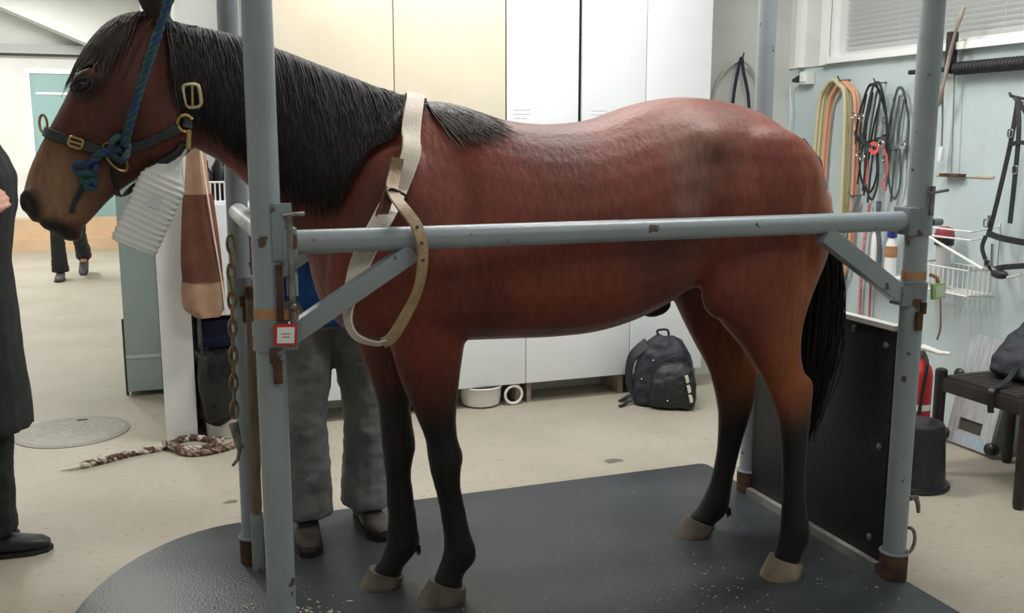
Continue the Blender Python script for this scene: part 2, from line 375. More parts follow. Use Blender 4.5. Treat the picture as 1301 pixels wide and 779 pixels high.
# diagonal braces (square tube)
def brace(a, b, w=.05, d=.045):
    a = Vector(a); b = Vector(b); t = (b-a); ang = math.atan2(t.z, t.x)
    m = MB(); m.box((a+b)/2, (t.length, d, w), RY(-ang), .004); return m.build('brace', M['steel'], stk)
brace((X0+.045, Y0, .985), (X0+.37, Y0, 1.188)); brace((X1-.05, Y0, .985), (X1-.36, Y0, 1.192), .055)
brace((X0+.045, Y1, .985), (X0+.37, Y1, 1.188)); brace((X1-.05, Y1, .985), (X1-.36, Y1, 1.192))
MB().cyl((X0+.17, Y1, 0.95), (X0+.17, Y1, BZ), .02, n=14).build('drop_bar', M['steel'], stk)
for xx, s in ((X0, 1), (X1, -1)):
    for yy in (Y0, Y1):
        m = MB(); m.cyl((xx, yy, .955), (xx, yy, 1.025), .044, n=24); m.box((xx+s*.045, yy, .985), (.04, .06, .062), None, .005)
        c = m.build('brace_collar', M['steel_worn'], stk)
        MB().cyl((xx-s*.0, yy-.052, .93), (xx-s*.0, yy-.052, .965), .010, n=8).build('bolt', M['rust'], c)
        MB().box((xx+s*.01, yy-.047, .905), (.022, .014, .06), None, .003).build('bracket', M['rust'], c)
# tape bands and hanging tags on the near posts
MB().cyl((X0, Y0, 1.035), (X0, Y0, 1.062), .0385, n=28).build('tape_band', M['tape'], pNL)
MB().box((X0+.042, Y0-.04, 1.047), (.05, .004, .026), RY(.08)).build('tape_band', M['tape'], pNL, None)
MB().cyl((X1, Y0, 1.035), (X1, Y0, 1.062), .0385, n=28).build('tape_band', M['tape'], pNR)
t = empty('name_tag', (X0+.03, Y0-.062, .975), 'small square white tag with red border taped to the near left post', 'tag')
MB().box((X0+.03, Y0-.058, 1.0), (.056, .012, .054), RY(.06), .005).build('backing', M['red'], t)
MB().box((X0+.03, Y0-.0655, 1.0), (.042, .004, .040), RY(.06), .0015).build('face', M['paper'], t)
for k, wd in enumerate((.022, .018)):
    MB().box((X0+.03, Y0-.068, 1.004-k*.008), (wd, .001, .002), RY(.06)).build('print', mat('grey_print', rgb(130, 130, 135), .8), t, None)
t = empty('green_tag', (X1+.055, Y0-.045, .98), 'pale green plastic tag tied to the near right post', 'tag')
MB().box((X1+.055, Y0-.05, 1.0), (.05, .016, .052), RY(-.1), .007).build('body', M['green'], t)
MB().box((X1+.055, Y0-.0595, 1.0), (.036, .003, .034), RY(-.1), .001).build('face', mat('pale_green_face', rgb(212, 232, 198), .4), t)
MB().tube([(X1+.035, Y0-.03, 1.052), (X1+.052, Y0-.045, 1.042), (X1+.055, Y0-.05, 1.02)], .006, 8).build('tie', M['tape'], t)
# ring + eye hook on near right post
MB().tube([(X1+.036+.03*math.sin(k*PI/8), Y0-.02, .15-.045*math.cos(k*PI/8)) for k in range(9)], .006, 8).build('handle_loop', M['steel_bare'], pNR)
MB().tube([(X1+.03, Y0-.02, .30), (X1+.055, Y0-.022, .30), (X1+.066, Y0-.022, .275), (X1+.070, Y0-.022, .245)], [.010, .010, .008, .006], 8).build('hook', M['steel_bare'], pNR)
# black kick board at the rear between the right hand posts
kb = MB(); kb.bb(X1-.012, X1+.012, Y0+.05, Y1-.045, .05, .855, .004); kb = kb.build('kick_board', M['kick'], stk)
MB().bb(X1-.018, X1+.018, Y0+.05, Y1-.045, .855, .872).build('top_trim', mat('pale_trim', rgb(206, 204, 200), .5), kb, None)
for (yy, zz) in ((2.56, .80), (2.72, .83), (2.88, .83), (2.56, .45), (2.95, .5), (2.58, .12)):
    MB().lathe((X1-.012, yy, zz), [(.012, 0), (.012, .004), (.006, .008)], 12, (-1, 0, 0)).build('bolt', M['steel_bare'], kb)
MB().bb(X1-.035, X1-.005, Y0+.05, Y1-.045, GZ, .05).build('floor_rail', mat('worn_pale_rail', rgb(150, 150, 146), .5, 0, rgb(110, 108, 102), 6, 5), stk, None)
# chain hanging at the far left post
ch = empty('hanging_chain', (X0-.03, Y1-.075, .53), 'rusty chain hanging down beside the far left post', 'chain')
lk = MB(); zc = 1.12; cx, cyy = X0-.03, Y1-.075
def chain_link(mb, c, vert, r=.0115, h=.03, t=.0055):
    pts = []
    for k in range(12):
        a = 2*PI*k/12; off = (r*math.cos(a), 0) if vert else (0, r*math.cos(a))
        pts.append((c[0]+off[0], c[1]+off[1], c[2]+h*math.sin(a)))
    mb.tube(pts, t, 5, loop=True)
m1 = MB(); chain_link(m1, (cx, cyy, 1.14), True); l1 = m1.build('link', M['chain'], ch)
m2 = MB(); chain_link(m2, (cx, cyy, 1.14), False); l2 = m2.build('link', M['chain'], ch)
l2.location.z = -.046
for k in range(2, 13):
    c = (l1 if k % 2 == 0 else l2).copy(); COL.objects.link(c); c.parent = ch; c.location = (-.0012*k, 0, -.046*k)
MB().tube([(cx-.02, cyy, .545), (cx-.012, cyy-.01, .50), (cx-.005, cyy-.012, .45), (cx-.012, cyy-.012, .42), (cx-.03, cyy-.012, .40)], [.016, .014, .007, .006, .005], 8).build('hook', M['steel_bare'], ch)
t = empty('wooden_pole', (X0+.005, Y1-.075, GZ), 'weathered wooden pole standing against the far left post', 'pole')
sp_ = spline([(X0+.026, Y1-.076, .985), (X0+.022, Y1-.078, .75), (X0+.018, Y1-.078, .5), (X0+.012, Y1-.078, .25), (X0+.010, Y1-.078, .21)], 4)
MB().tube(sp_, [.018+.0015*math.sin(k*1.7) for k in range(len(sp_))], 10).build('shaft', M['wood'], t)
MB().cyl((X0+.010, Y1-.078, GZ), (X0+.012, Y1-.078, .22), .021, n=14).build('metal_shoe', M['steel_worn'], t)
MB().cyl((X0+.026, Y1-.076, .96), (X0+.027, Y1-.076, 1.0), .021, n=12).build('cap', M['rust'], t)
MB().cyl((X0+.058, Y1-.08, GZ), (X0+.058, Y1-.06, 1.19), .008, n=10).thing('thin_white_rod', M['white_pl'], 'thin white rod upright beside the wooden pole', 'rod')

# ------------------------------------------------------------------ the horse (u = towards tail, v = away from camera, w = up)
TH = math.atan(-0.087); HO = Vector((.75, 2.9157, GZ)); CU, SU = math.cos(TH), math.sin(TH)
def H(u, v, w): return Vector((HO.x+u*CU-v*SU, HO.y+u*SU+v*CU, w))
def Hinv(p):
    d = Vector(p)-HO; return (d.x*CU+d.y*SU, -d.x*SU+d.y*CU, p[2])
def sec(F, B, b, v, e=2.0, k=0.0, n=28):
    """cross section between profile points F and B (u,w), half width b about lateral v; k narrows it towards F"""
    cu, cw = (F[0]+B[0])/2, (F[1]+B[1])/2; au, aw = (F[0]-B[0])/2, (F[1]-B[1])/2; out = []
    for i in range(n):
        a = 2*PI*i/n; c, s = math.cos(a), math.sin(a)
        ce = math.copysign(abs(c)**(2/e), c); se = math.copysign(abs(s)**(2/e), s)
        out.append(H(cu+au*ce, v+b*se*(1-k*ce), cw+aw*ce))
    return out
def body_loft(mb, rows, e=2.0):
    rows = [tuple(r)+(0.0,)*(5-len(r)) if len(r) < 5 else r for r in rows]
    # resample with Catmull-Rom so that the loft is smooth
    pts = [(r[0][0], r[0][1], r[1][0], r[1][1], r[2], r[3], r[4]) for r in rows]
    def cr(a, b, c, d, t): return 0.5*((2*b)+(c-a)*t+(2*a-5*b+4*c-d)*t*t+(3*b-a-3*c+d)*t**3)
    P = [pts[0]]+pts+[pts[-1]]; out = []
    for i in range(1, len(P)-2):
        for k in range(4):
            out.append(tuple(cr(P[i-1][j], P[i][j], P[i+1][j], P[i+2][j], k/4) for j in range(7)))
    out.append(pts[-1])
    mb.rings([sec((o[0], o[1]), (o[2], o[3]), o[4], o[5], e, o[6]) for o in out])
hb = MB()
# trunk: top point, belly point, half width, lateral, narrowing at the top
body_loft(hb, [
    ((-.33, 1.27), (-.32, 1.08), .07, 0, 0), ((-.29, 1.36), (-.29, .98), .145, 0, 0), ((-.20, 1.48), (-.22, .90), .20, 0, .15),
    ((-.10, 1.55), (-.13, .862), .235, 0, .25), ((.02, 1.58), (.0, .855), .255, 0, .34), ((.12, 1.575), (.12, .858), .275, 0, .32),
    ((.25, 1.540), (.25, .856), .295, 0, .18), ((.40, 1.522), (.40, .854), .312, 0, .10), ((.55, 1.535), (.54, .860), .318, 0, .06),
    ((.68, 1.578), (.66, .885), .31, 0, .06), ((.80, 1.604), (.77, .93), .298, 0, .08), ((.92, 1.608), (.88, .985), .29, 0, .10),
    ((1.04, 1.592), (.98, 1.0), .285, 0, .10), ((1.15, 1.555), (1.09, 1.0), .27, 0, .10), ((1.24, 1.49), (1.19, 1.02), .232, 0, .08),
    ((1.305, 1.40), (1.275, 1.06), .165, 0, 0), ((1.345, 1.30), (1.33, 1.14), .07, 0, 0)], 2.25)
# neck
body_loft(hb, [
    ((.06, 1.56), (-.20, .98), .17, 0, .35), ((-.05, 1.595), (-.29, 1.06), .165, 0, .35), ((-.15, 1.632), (-.345, 1.15), .150, 0, .35),
    ((-.26, 1.672), (-.405, 1.245), .132, -.002, .3), ((-.38, 1.715), (-.485, 1.335), .116, -.008, .25), ((-.50, 1.752), (-.565, 1.41), .104, -.02, .2),
    ((-.61, 1.772), (-.635, 1.452), .096, -.035, .15), ((-.70, 1.785), (-.70, 1.50), .085, -.052, .1), ((-.76, 1.77), (-.74, 1.55), .06, -.065, 0)])
# head: forehead line, jaw line
hv = lambda u: -.055-.075*max(0, min(1, (-.70-u)/.38))
HEAD = [((-.69, 1.785), (-.62, 1.60), .060), ((-.745, 1.805), (-.617, 1.53), .084), ((-.81, 1.788), (-.628, 1.475), .099), ((-.862, 1.742), (-.655, 1.442), .107),
        ((-.903, 1.680), (-.70, 1.415), .101), ((-.935, 1.615), (-.76, 1.378), .084), ((-.966, 1.555), (-.815, 1.345), .069), ((-.998, 1.498), (-.855, 1.312), .060),
        ((-1.027, 1.443), (-.885, 1.280), .055), ((-1.052, 1.388), (-.908, 1.255), .057), ((-1.066, 1.335), (-.932, 1.236), .060), ((-1.066, 1.292), (-.962, 1.225), .054),
        ((-1.050, 1.262), (-.995, 1.226), .036)]
body_loft(hb, [(F, B, b, hv((F[0]+B[0])/2), 0) for F, B, b in HEAD], 2.3)
# cheeks, eye ridges, nostrils, lower lip, ears
for s in (-1, 1):
    R_ = RZ(TH)
    hb.ell(H(-.705, hv(-.75)+s*.063, 1.505), (.085, .045, .095), R_)
    hb.ell(H(-.885, hv(-.87)+s*.086, 1.628), (.040, .018, .028), R_@RY(-.6), 14, 8)
    hb.ell(H(-1.045, hv(-1.04)+s*.040, 1.318), (.026, .024, .038), R_@RY(.3), 12, 8)
    e0, e1 = H(-.70, hv(-.7)+s*.055, 1.785), H(-.715, hv(-.7)+s*.085, 1.95)
    rows = []
    for k in range(9):
        t = k/8; c = e0.lerp(e1, t); wd = .034*math.sin(PI*(.22+.74*t))+.006
        c = c+Vector((-.012*math.sin(PI*t), 0, 0))
        rows.append([c+Vector((wd*math.cos(2*PI*j/12), .55*wd*math.sin(2*PI*j/12), 0)) for j in range(12)])
    hb.rings(rows)
hb.ell(H(-.965, hv(-1), 1.228), (.042, .036, .024), RZ(TH)@RY(.45), 14, 8)
# legs: front point, back point, half width, lateral
NF = [((-.20, 1.24), (.10, 1.20), .06, -.17), ((-.185, 1.10), (.135, 1.08), .082, -.165), ((-.14, .97), (.135, .96), .085, -.15), ((-.105, .87), (.12, .86), .074, -.135),
      ((-.076, .766), (.108, .745), .06, -.12), ((-.03, .65), (.10, .63), .049, -.105), ((.002, .565), (.108, .553), .042, -.095), ((.010, .515), (.124, .50), .046, -.09),
      ((.018, .458), (.117, .448), .042, -.088), ((.032, .40), (.118, .39), .034, -.085), ((.046, .335), (.130, .33), .031, -.082), ((.058, .25), (.148, .24), .033, -.08),
      ((.061, .20), (.166, .183), .039, -.08), ((.053, .155), (.163, .14), .039, -.08), ((.034, .11), (.125, .098), .036, -.08), ((.022, .075), (.122, .05), .042, -.08)]
FF = [((-.20, 1.24), (.10, 1.20), .06, .17), ((-.20, 1.05), (.12, 1.05), .08, .155), ((-.19, .91), (.085, .90), .077, .14), ((-.168, .81), (.045, .80), .066, .125),
      ((-.143, .73), (.015, .73), .056, .11), ((-.118, .637), (-.008, .64), .047, .10), ((-.112, .555), (-.002, .545), .042, .09), ((-.108, .49), (.004, .485), .046, .085),
      ((-.104, .43), (-.010, .425), .041, .082), ((-.097, .375), (-.012, .37), .033, .08), ((-.096, .30), (-.002, .29), .031, .08), ((-.096, .224), (.006, .213), .033, .08),
      ((-.100, .168), (.012, .150), .039, .08), ((-.115, .122), (-.012, .108), .038, .08), ((-.138, .085), (-.045, .072), .036, .08), ((-.15, .062), (-.05, .04), .041, .08)]
NHL = [((.88, 1.30), (1.33, 1.30), .06, -.17), ((.865, 1.18), (1.335, 1.19), .10, -.175), ((.87, 1.07), (1.31, 1.09), .112, -.178), ((.90, .97), (1.265, .98), .10, -.18),
       ((.962, .885), (1.237, .88), .083, -.183), ((1.037, .80), (1.232, .79), .066, -.187), ((1.088, .725), (1.25, .72), .051, -.19), ((1.122, .665), (1.282, .685), .044, -.193),
       ((1.152, .595), (1.278, .59), .046, -.195), ((1.170, .525), (1.270, .51), .043, -.198), ((1.181, .44), (1.268, .43), .034, -.20), ((1.186, .357), (1.270, .35), .032, -.20),
       ((1.190, .27), (1.279, .26), .033, -.20), ((1.190, .19), (1.297, .175), .040, -.20), ((1.183, .14), (1.294, .125), .039, -.20), ((1.174, .10), (1.268, .085), .037, -.20), ((1.168, .075), (1.266, .05), .042, -.20)]
FHL = [((.88, 1.30), (1.31, 1.30), .06, .165), ((.875, 1.15), (1.31, 1.15), .10, .17), ((.93, .97), (1.27, .98), .10, .18), ((.975, .87), (1.225, .86), .083, .185),
       ((1.038, .755), (1.237, .755), .064, .19), ((1.080, .685), (1.265, .69), .050, .193), ((1.107, .63), (1.299, .635), .044, .195), ((1.135, .55), (1.292, .525), .046, .20),
       ((1.150, .475), (1.272, .445), .042, .20), ((1.152, .395), (1.250, .365), .034, .20), ((1.148, .32), (1.235, .30), .032, .20), ((1.130, .22), (1.216, .205), .033, .20),
       ((1.106, .16), (1.207, .128), .040, .20), ((1.080, .115), (1.188, .078), .039, .20), ((1.056, .092), (1.15, .052), .037, .20), ((1.045, .075), (1.145, .035), .042, .20)]
for leg in (NF, FF, NHL, FHL): body_loft(hb, leg)
# muscle masses
for s in (-1, 1):
    Rz = RZ(TH)
    hb.ell(H(-.13, s*.165, 1.22), (.13, .07, .25), Rz@RY(.35)); hb.ell(H(-.19, s*.13, 1.08), (.10, .08, .12), Rz)
    hb.ell(H(.05, s*.19, 1.10), (.11, .06, .15), Rz@RY(-.3)); hb.ell(H(1.08, s*.18, 1.30), (.22, .11, .22), Rz)
    hb.ell(H(.955, s*.205, 1.03), (.09, .06, .12), Rz@RY(.3)); hb.ell(H(1.22, s*.15, 1.20), (.12, .10, .20), Rz)
hb.ell(H(.79, 0, .935), (.07, .035, .045), RZ(TH))
hme = remesh(hb, .0105, 7, .5)
# bony points, hollows and muscle grooves: (u, w, radius u, radius w, height)
RELIEF = [(.865, 1.475, .060, .055, .020), (.76, 1.35, .080, .13, -.018), (1.03, 1.40, .13, .07, -.008), (.855, 1.10, .040, .12, -.014), (.10, 1.27, .045, .19, -.013),
          (-.03, 1.33, .055, .19, .012), (.135, 1.04, .035, .10, -.014), (1.10, 1.13, .028, .22, -.010), (1.20, 1.15, .025, .2, -.008), (-.20, 1.17, .06, .07, .012), (-.12, 1.02, .03, .08, -.008),
          (.42, 1.10, .28, .16, .010), (.93, 1.30, .07, .12, .010), (-.835, 1.70, .022, .030, -.007), (-.80, 1.455, .040, .045, -.007), (-.90, 1.50, .05, .02, .005), (-.645, 1.56, .014, .07, -.010),
          (.95, 1.0, .05, .06, .012), (1.15, .84, .02, .08, -.006)]
NRM = [vtx.normal.copy() for vtx in hme.vertices]
for vi, vtx in enumerate(hme.vertices):
    u, v, w = Hinv(vtx.co); lat = abs(v-(hv(u) if u < -.6 else 0))
    f_ = sstep(.03, .07, lat) if u < -.55 else sstep(.07, .14, lat)
    if f_ <= 0: continue
    d = 0
    for (a, b, ra, rb, h) in RELIEF:
        e = ((u-a)/ra)**2+((w-b)/rb)**2
        if e < 6: d += h*math.exp(-e)
    if d: vtx.co = vtx.co+NRM[vi]*(d*f_)
hme.update()

BAY, BAYD, BLK, TAN, ORG, GRY = rgb(120, 56, 41), rgb(92, 42, 31), rgb(24, 21, 21), rgb(146, 110, 82), rgb(160, 90, 44), rgb(146, 112, 100)
def coat(p):
    u, v, w = Hinv(p)
    n = noise.noise(Vector((u*3, v*3, w*3))); n2 = noise.noise(Vector((u*9+5, v*9, w*9)))
    c = mixc(BAY, BAYD, sstep(-.25, .6, n+.35*n2))
    if u > .8: c = mixc(c, ORG, .85*sstep(1.05, 1.28, u+.12*n)*sstep(1.5, 1.3, w))
    # rubbed grey patch in front of the hip
    d = math.hypot((u-.80)/.10, (w-1.42)/.20)
    if v < 0: c = mixc(c, GRY, .55*sstep(1.2, .3, d+.5*n2))
    if u > -.45:
        a, b_ = (.86, .60) if u < .5 else (.76, .46)
        c = mixc(c, BLK, sstep(a, b_, w+.10*n+.04*n2))
    if u > .7 and w < 1.0 and abs(v) < .06 and u < .9: c = mixc(c, BLK, sstep(.97, .93, w))
    # head
    if u < -.55:
        c = mixc(c, rgb(68, 36, 29), .62)
        d = math.hypot(u+1.0, w-1.33); c = mixc(c, TAN, .85*sstep(.17, .05, d+.04*n2))
        c = mixc(c, rgb(134, 92, 66), .6*sstep(-.95, -1.02, u)*sstep(1.6, 1.4, w))
        d = min(math.hypot(u+1.068, (w-1.295)*.8), math.hypot((u+1.01)*.6, w-1.228)+.012); c = mixc(c, rgb(24, 22, 24), sstep(.070, .040, d))
        d = math.hypot(u+.893, w-1.612); c = mixc(c, rgb(30, 24, 22), .85*sstep(.055, .025, d))
        if w > 1.775 and u > -.78: c = mixc(c, BLK, .9*sstep(1.775, 1.80, w))
    return c
attr = hme.color_attributes.new('coat', 'FLOAT_COLOR', 'POINT')
# eye sockets and nostrils pressed into the surface
for vi, vtx in enumerate(hme.vertices):
    u, v, w = Hinv(vtx.co)
    if u < -1.0 and w < 1.36:
        hvv = hv(u); s = -1 if v < hvv else 1
        d = math.hypot((u+1.053)/.012, (w-1.305)/.020)
        if d < 1.6 and abs(v-hvv) > .02: vtx.co -= H(0, s*.016*(1-d/1.6), 0)-H(0, 0, 0)
        d2 = abs((w-1.248)-(u+1.04)*-.35)
    if -1.05 < u < -.93 and w < 1.32:      # mouth line
        ml = 1.248+(u+1.05)*.28
        d = abs(w-ml)
        if d < .012: vtx.co -= NRM[vi]*(.006*(1-d/.012))
attr.data.foreach_set('color', [x for vtx in hme.vertices for x in coat(vtx.co)])
cm = bpy.data.materials.new('bay_horse_coat'); cm.use_nodes = True
nt = cm.node_tree; bs = nt.nodes['Principled BSDF']
at = nt.nodes.new('ShaderNodeAttribute'); at.attribute_name = 'coat'
tc = nt.nodes.new('ShaderNodeTexCoord'); mpg = nt.nodes.new('ShaderNodeMapping'); mpg.inputs['Scale'].default_value = (1, 1, .28); mpg.inputs['Rotation'].default_value = (0, .6, 0)
nz = nt.nodes.new('ShaderNodeTexNoise'); nz.inputs['Scale'].default_value = 60; nz.inputs['Detail'].default_value = 5
nt.links.new(tc.outputs['Object'], mpg.inputs[0]); nt.links.new(mpg.outputs[0], nz.inputs['Vector'])
mr = nt.nodes.new('ShaderNodeMapRange'); mr.inputs[1].default_value = .3; mr.inputs[2].default_value = .7; mr.inputs[3].default_value = .80; mr.inputs[4].default_value = 1.2
nt.links.new(nz.outputs['Fac'], mr.inputs[0])
mx = nt.nodes.new('ShaderNodeMix'); mx.data_type = 'RGBA'; mx.blend_type = 'MULTIPLY'; mx.inputs[0].default_value = 1.0
nt.links.new(at.outputs['Color'], mx.inputs[6]); nt.links.new(mr.outputs[0], mx.inputs[7]); nt.links.new(mx.outputs[2], bs.inputs['Base Color'])
bp = nt.nodes.new('ShaderNodeBump'); bp.inputs['Strength'].default_value = .5; bp.inputs['Distance'].default_value = .006
nt.links.new(nz.outputs['Fac'], bp.inputs['Height']); nt.links.new(bp.outputs[0], bs.inputs['Normal'])
bs.inputs['Roughness'].default_value = .52; bs.inputs['Specular IOR Level'].default_value = .38
bs.inputs['Sheen Weight'].default_value = .15; bs.inputs['Sheen Roughness'].default_value = .4

horse = empty('horse', HO, 'bay horse with black mane standing sideways in the grey stocks', 'horse')
for vtx in hme.vertices: vtx.co -= HO
link('body', hme, cm, horse)
bmx = bmesh.new(); bmx.from_mesh(hme)
for vtx in bmx.verts: vtx.co += HO
BV = BVHTree.FromBMesh(bmx); bmx.free()

# hooves
M['hoof'] = mat('grey_hoof_horn', rgb(112, 102, 92), .6, 0, rgb(84, 74, 66), 14, 5, .35, .65, .25, 60, stretch=(1, 1, .4))
M['hoof_pale'] = mat('pale_hoof_horn', rgb(158, 142, 120), .6, 0, rgb(120, 104, 86), 14, 5, .35, .65, .25, 60, stretch=(1, 1, .4))
def hoof(F, B, f0, b0, v, m):
    mb = MB(); rows = []
    for k in range(7):
        t = k/6
        Fk = (F[0]*(1-t)+f0*t, F[1]*(1-t)+GZ*t); Bk = (B[0]*(1-t)+b0*t, B[1]*(1-t)+GZ*t)
        rows.append(sec(Fk, Bk, .050+.014*t-(.004 if k == 6 else 0), v, 2.3, 0, 24))
    mb.rings(rows); return mb.build('hoof', m, horse)
hoof((.016, .092), (.132, .055), -.028, .128, -.08, M['hoof']); hoof((-.158, .078), (-.043, .042), -.198, -.055, .08, M['hoof'])
hoof((1.160, .090), (1.272, .058), 1.128, 1.262, -.20, M['hoof_pale']); hoof((1.038, .088), (1.148, .042), .986, 1.125, .20, M['hoof'])
# eyes
M['eye'] = mat('dark_eye', rgb(18, 12, 10), .08)
for s in (-1, 1):
    MB().ell(H(-.893, hv(-.87)+s*.094, 1.612), (.021, .015, .016), RZ(TH)@RY(-.35), 16, 10).build('eye', M['eye'], horse)
    pts = [H(-.893+.026*math.cos(a), hv(-.87)+s*(.101-.004*abs(math.cos(a))), 1.612+.017*math.sin(a)-.35*.02*math.cos(a)*-1) for a in [k*PI/9 for k in range(18)]]
    MB().tube(pts, .0042, 6, loop=True).build('eyelid', mat('eyelid_skin', rgb(42, 32, 29), .5), horse)

def snap(p, off):
    loc, nrm, i, d = BV.find_nearest(Vector(p))
    return loc+nrm*off, nrm
M['mane'] = mat('black_mane_hair', rgb(38, 33, 33), .55, 0, rgb(24, 22, 22), 60, 3, .35, .65, spec=.35, stretch=(1, 1, .12))
M['mane2'] = mat('brown_black_mane_hair', rgb(66, 52, 48), .5, 0, rgb(36, 30, 29), 60, 3, .35, .65, stretch=(1, 1, .12))
def lock(mb, root, dirf, length, r, steps=11, off0=.012, off1=.022, cling=True):
    p = Vector(root); pts = []; st = length/steps
    for k in range(steps+1):
        if cling:
            q, nn = snap(p, off0+(off1-off0)*k/steps*random.uniform(.6, 1.1))
            if (q-p).length < .10: p = q
        pts.append(p.copy()); p = p+dirf(k/steps, p)*st
    mb.tube(pts, [r*(1.0 if k < steps*.6 else 1-.85*(k-steps*.6)/(steps*.4)) for k in range(steps+1)], 4, flat=.5, cap=True)
def crestline(t):
    P = [(-.70, 1.80), (-.61, 1.788), (-.50, 1.768), (-.38, 1.735), (-.26, 1.69), (-.15, 1.65), (-.05, 1.612), (.02, 1.59)]
    f = t*(len(P)-1); i = min(int(f), len(P)-2); f -= i
    return (P[i][0]*(1-f)+P[i+1][0]*f, P[i][1]*(1-f)+P[i+1][1]*f)
nv = lambda u: -.05*max(0, min(1, (-.25-u)/.45))
def wlow(u):
    P = [(-.75, 1.62), (-.61, 1.56), (-.52, 1.47), (-.42, 1.395), (-.35, 1.335), (-.24, 1.31), (-.15, 1.345), (-.07, 1.43), (-.02, 1.48), (.1, 1.52)]
    for (a, x), (b, y) in zip(P, P[1:]):
        if u <= b: return x+(y-x)*max(0, (u-a))/(b-a)
    return P[-1][1]
mane = MB()
for i in range(4200):
    t = random.random()**.9; u, w = crestline(t); u += random.uniform(-.01, .01)
    side = random.uniform(-.032, .014)
    root = H(u, nv(u)+side, w+random.uniform(-.008, .010))
    ln = (w-wlow(u+.03))*1.16*random.uniform(.86, 1.06)+.02
    if random.random() < .25: ln *= random.uniform(.45, .9)
    lean = random.uniform(-.05, .12)+.06*t; wv = random.uniform(0, 6)
    def df(k, p, lean=lean, wv=wv, side=side):
        out = max(0, 1-k*4)
        return (H(lean+.09*math.sin(wv+5*k), -.75*out-.05, -1+.55*out)-H(0, 0, 0)).normalized()
    lock(mane, root, df, max(ln, .08), random.uniform(.0016, .0032))
mane.build('mane', M['mane'], horse, 180)
wm = MB()
for i in range(330):
    u = random.uniform(.03, .17); w = 1.60-.20*max(0, u-.06)
    root = H(u, random.uniform(-.035, .0), w)
    ln = random.uniform(.14, .27); lean = random.uniform(.35, 1.0); wv = random.uniform(0, 6)
    def df(k, p, lean=lean, wv=wv):
        out = max(0, 1-k*3.5)
        return (H(lean*(.25+.75*k)+.08*math.sin(wv+5*k), -1.6*out-.12, -.8+.75*out)-H(0, 0, 0)).normalized()
    lock(wm, root, df, ln, random.uniform(.0022, .0036), 9, .006, .010)
wm.build('withers_mane', M['mane2'], horse, 180)
fl = MB()
for i in range(520):
    root = H(random.uniform(-.79, -.69), hv(-.72)+random.uniform(-.05, .05), 1.81)
    lean = random.uniform(-.75, -.28); wv = random.uniform(0, 6); sd = random.uniform(-.55, .12)
    def df(k, p, lean=lean, wv=wv, sd=sd):
        return (H(lean*(1-.35*k)+.06*math.sin(wv+6*k), sd*(1-k), -.35-.65*k)-H(0, 0, 0)).normalized()
    lock(fl, root, df, random.uniform(.16, .30), random.uniform(.002, .0032), 9, .010, .014)
fl.build('forelock', M['mane2'], horse, 180)
# tail
tl = MB()
tl.tube([H(1.30, -.0, 1.46), H(1.36, -.005, 1.39), H(1.395, -.01, 1.27), H(1.40, -.01, 1.10), H(1.395, -.01, .95)], [.03, .032, .028, .024, .012], 10)
for i in range(700):
    a = random.uniform(0, 2*PI); r = random.uniform(.0, .05); k0 = random.random()
    b0 = H(1.345+.055*min(1, k0*2), -.01, 1.42-.45*k0)
    top = b0+Vector((r*.5*math.cos(a), r*.6*math.sin(a), 0)); end = H(1.375+r*.5*math.cos(a), -.025+r*1.5*math.sin(a), random.uniform(.42, .75))
    mid = (top+end)/2+Vector((.035+r*.6*math.cos(a), r*1.4*math.sin(a), 0))
    pts = spline([top, top*.7+mid*.3+Vector((.015, 0, .0)), mid, end], 4)
    m_ = len(pts); tl.tube(pts, [.0045*(1-.8*(j/m_)**2) for j in range(m_)], 4, flat=.6)
tl.build('tail', M['mane'], horse, 180)
# ergot tufts behind the fetlocks
for (u, w, v) in ((.010, .135, .08), (1.205, .10, .20)):
    e_ = MB()
    for k in range(26):
        p0 = H(u-.012, v+random.uniform(-.025, .025), w+random.uniform(-.01, .02)); p1 = p0+(H(random.uniform(.002, .016), random.uniform(-.006, .006), -random.uniform(.015, .03))-H(0, 0, 0))
        e_.tube([p0, (p0+p1)/2+Vector((.004, 0, .004)), p1], [.003, .0026, .0008], 4)
    e_.build('fetlock_hair', M['mane'], horse, 180)

# ------------------------------------------------------------------ tack
def near(u, w, off=.004):
    loc, nrm, i, d = BV.ray_cast(H(u, -.9, w), H(0, 1, 0)-H(0, 0, 0))
    if loc is None: loc, nrm, i, d = BV.find_nearest(H(u, -.2, w))
    if nrm.dot(H(0, -1, 0)-H(0, 0, 0)) < 0: nrm = -nrm
    return loc+nrm*off, nrm
def strap(mb, uw, wd, th, off=.003, n=5):
    P = spline([(u, 0, w) for u, w in uw], n); pts, nr = zip(*[near(p.x, p.z, off) for p in P])
    mb.ribbon(pts, nr, wd, th)
def head_loop(mb, cu, cw, axis, wd, th, off=.004, n=72, cv=None, umax=9):
    """closed band around the head in the plane through (cu,cw) normal to axis (du,dw)"""
    a = Vector((axis[0], axis[1])).normalized(); cv = hv(cu) if cv is None else cv
    e1 = Vector((-a.y, a.x)); c = H(cu, cv, cw); pts = []; nr = []
    for k in range(n):
        t = 2*PI*k/n
        d = (H(e1.x*math.cos(t), math.sin(t), e1.y*math.cos(t))-H(0, 0, 0)).normalized()
        loc, nrm, i, ds = BV.ray_cast(c+d*.5, -d)
        if loc is None: loc, nrm = c+d*.08, d
        pts.append(loc+d*off); nr.append(d)
    # relax
    for _ in range(2): pts = [(pts[i-1]+pts[i]*2+pts[(i+1) % n])/4 for i in range(n)]
    pts = [p+nr[i]*.003 for i, p in enumerate(pts)]
    ids = [i for i in range(n) if Hinv(pts[i])[0] < umax]
    mb.ribbon([pts[i] for i in ids], [nr[i] for i in ids], wd, th, loop=(len(ids) == n))
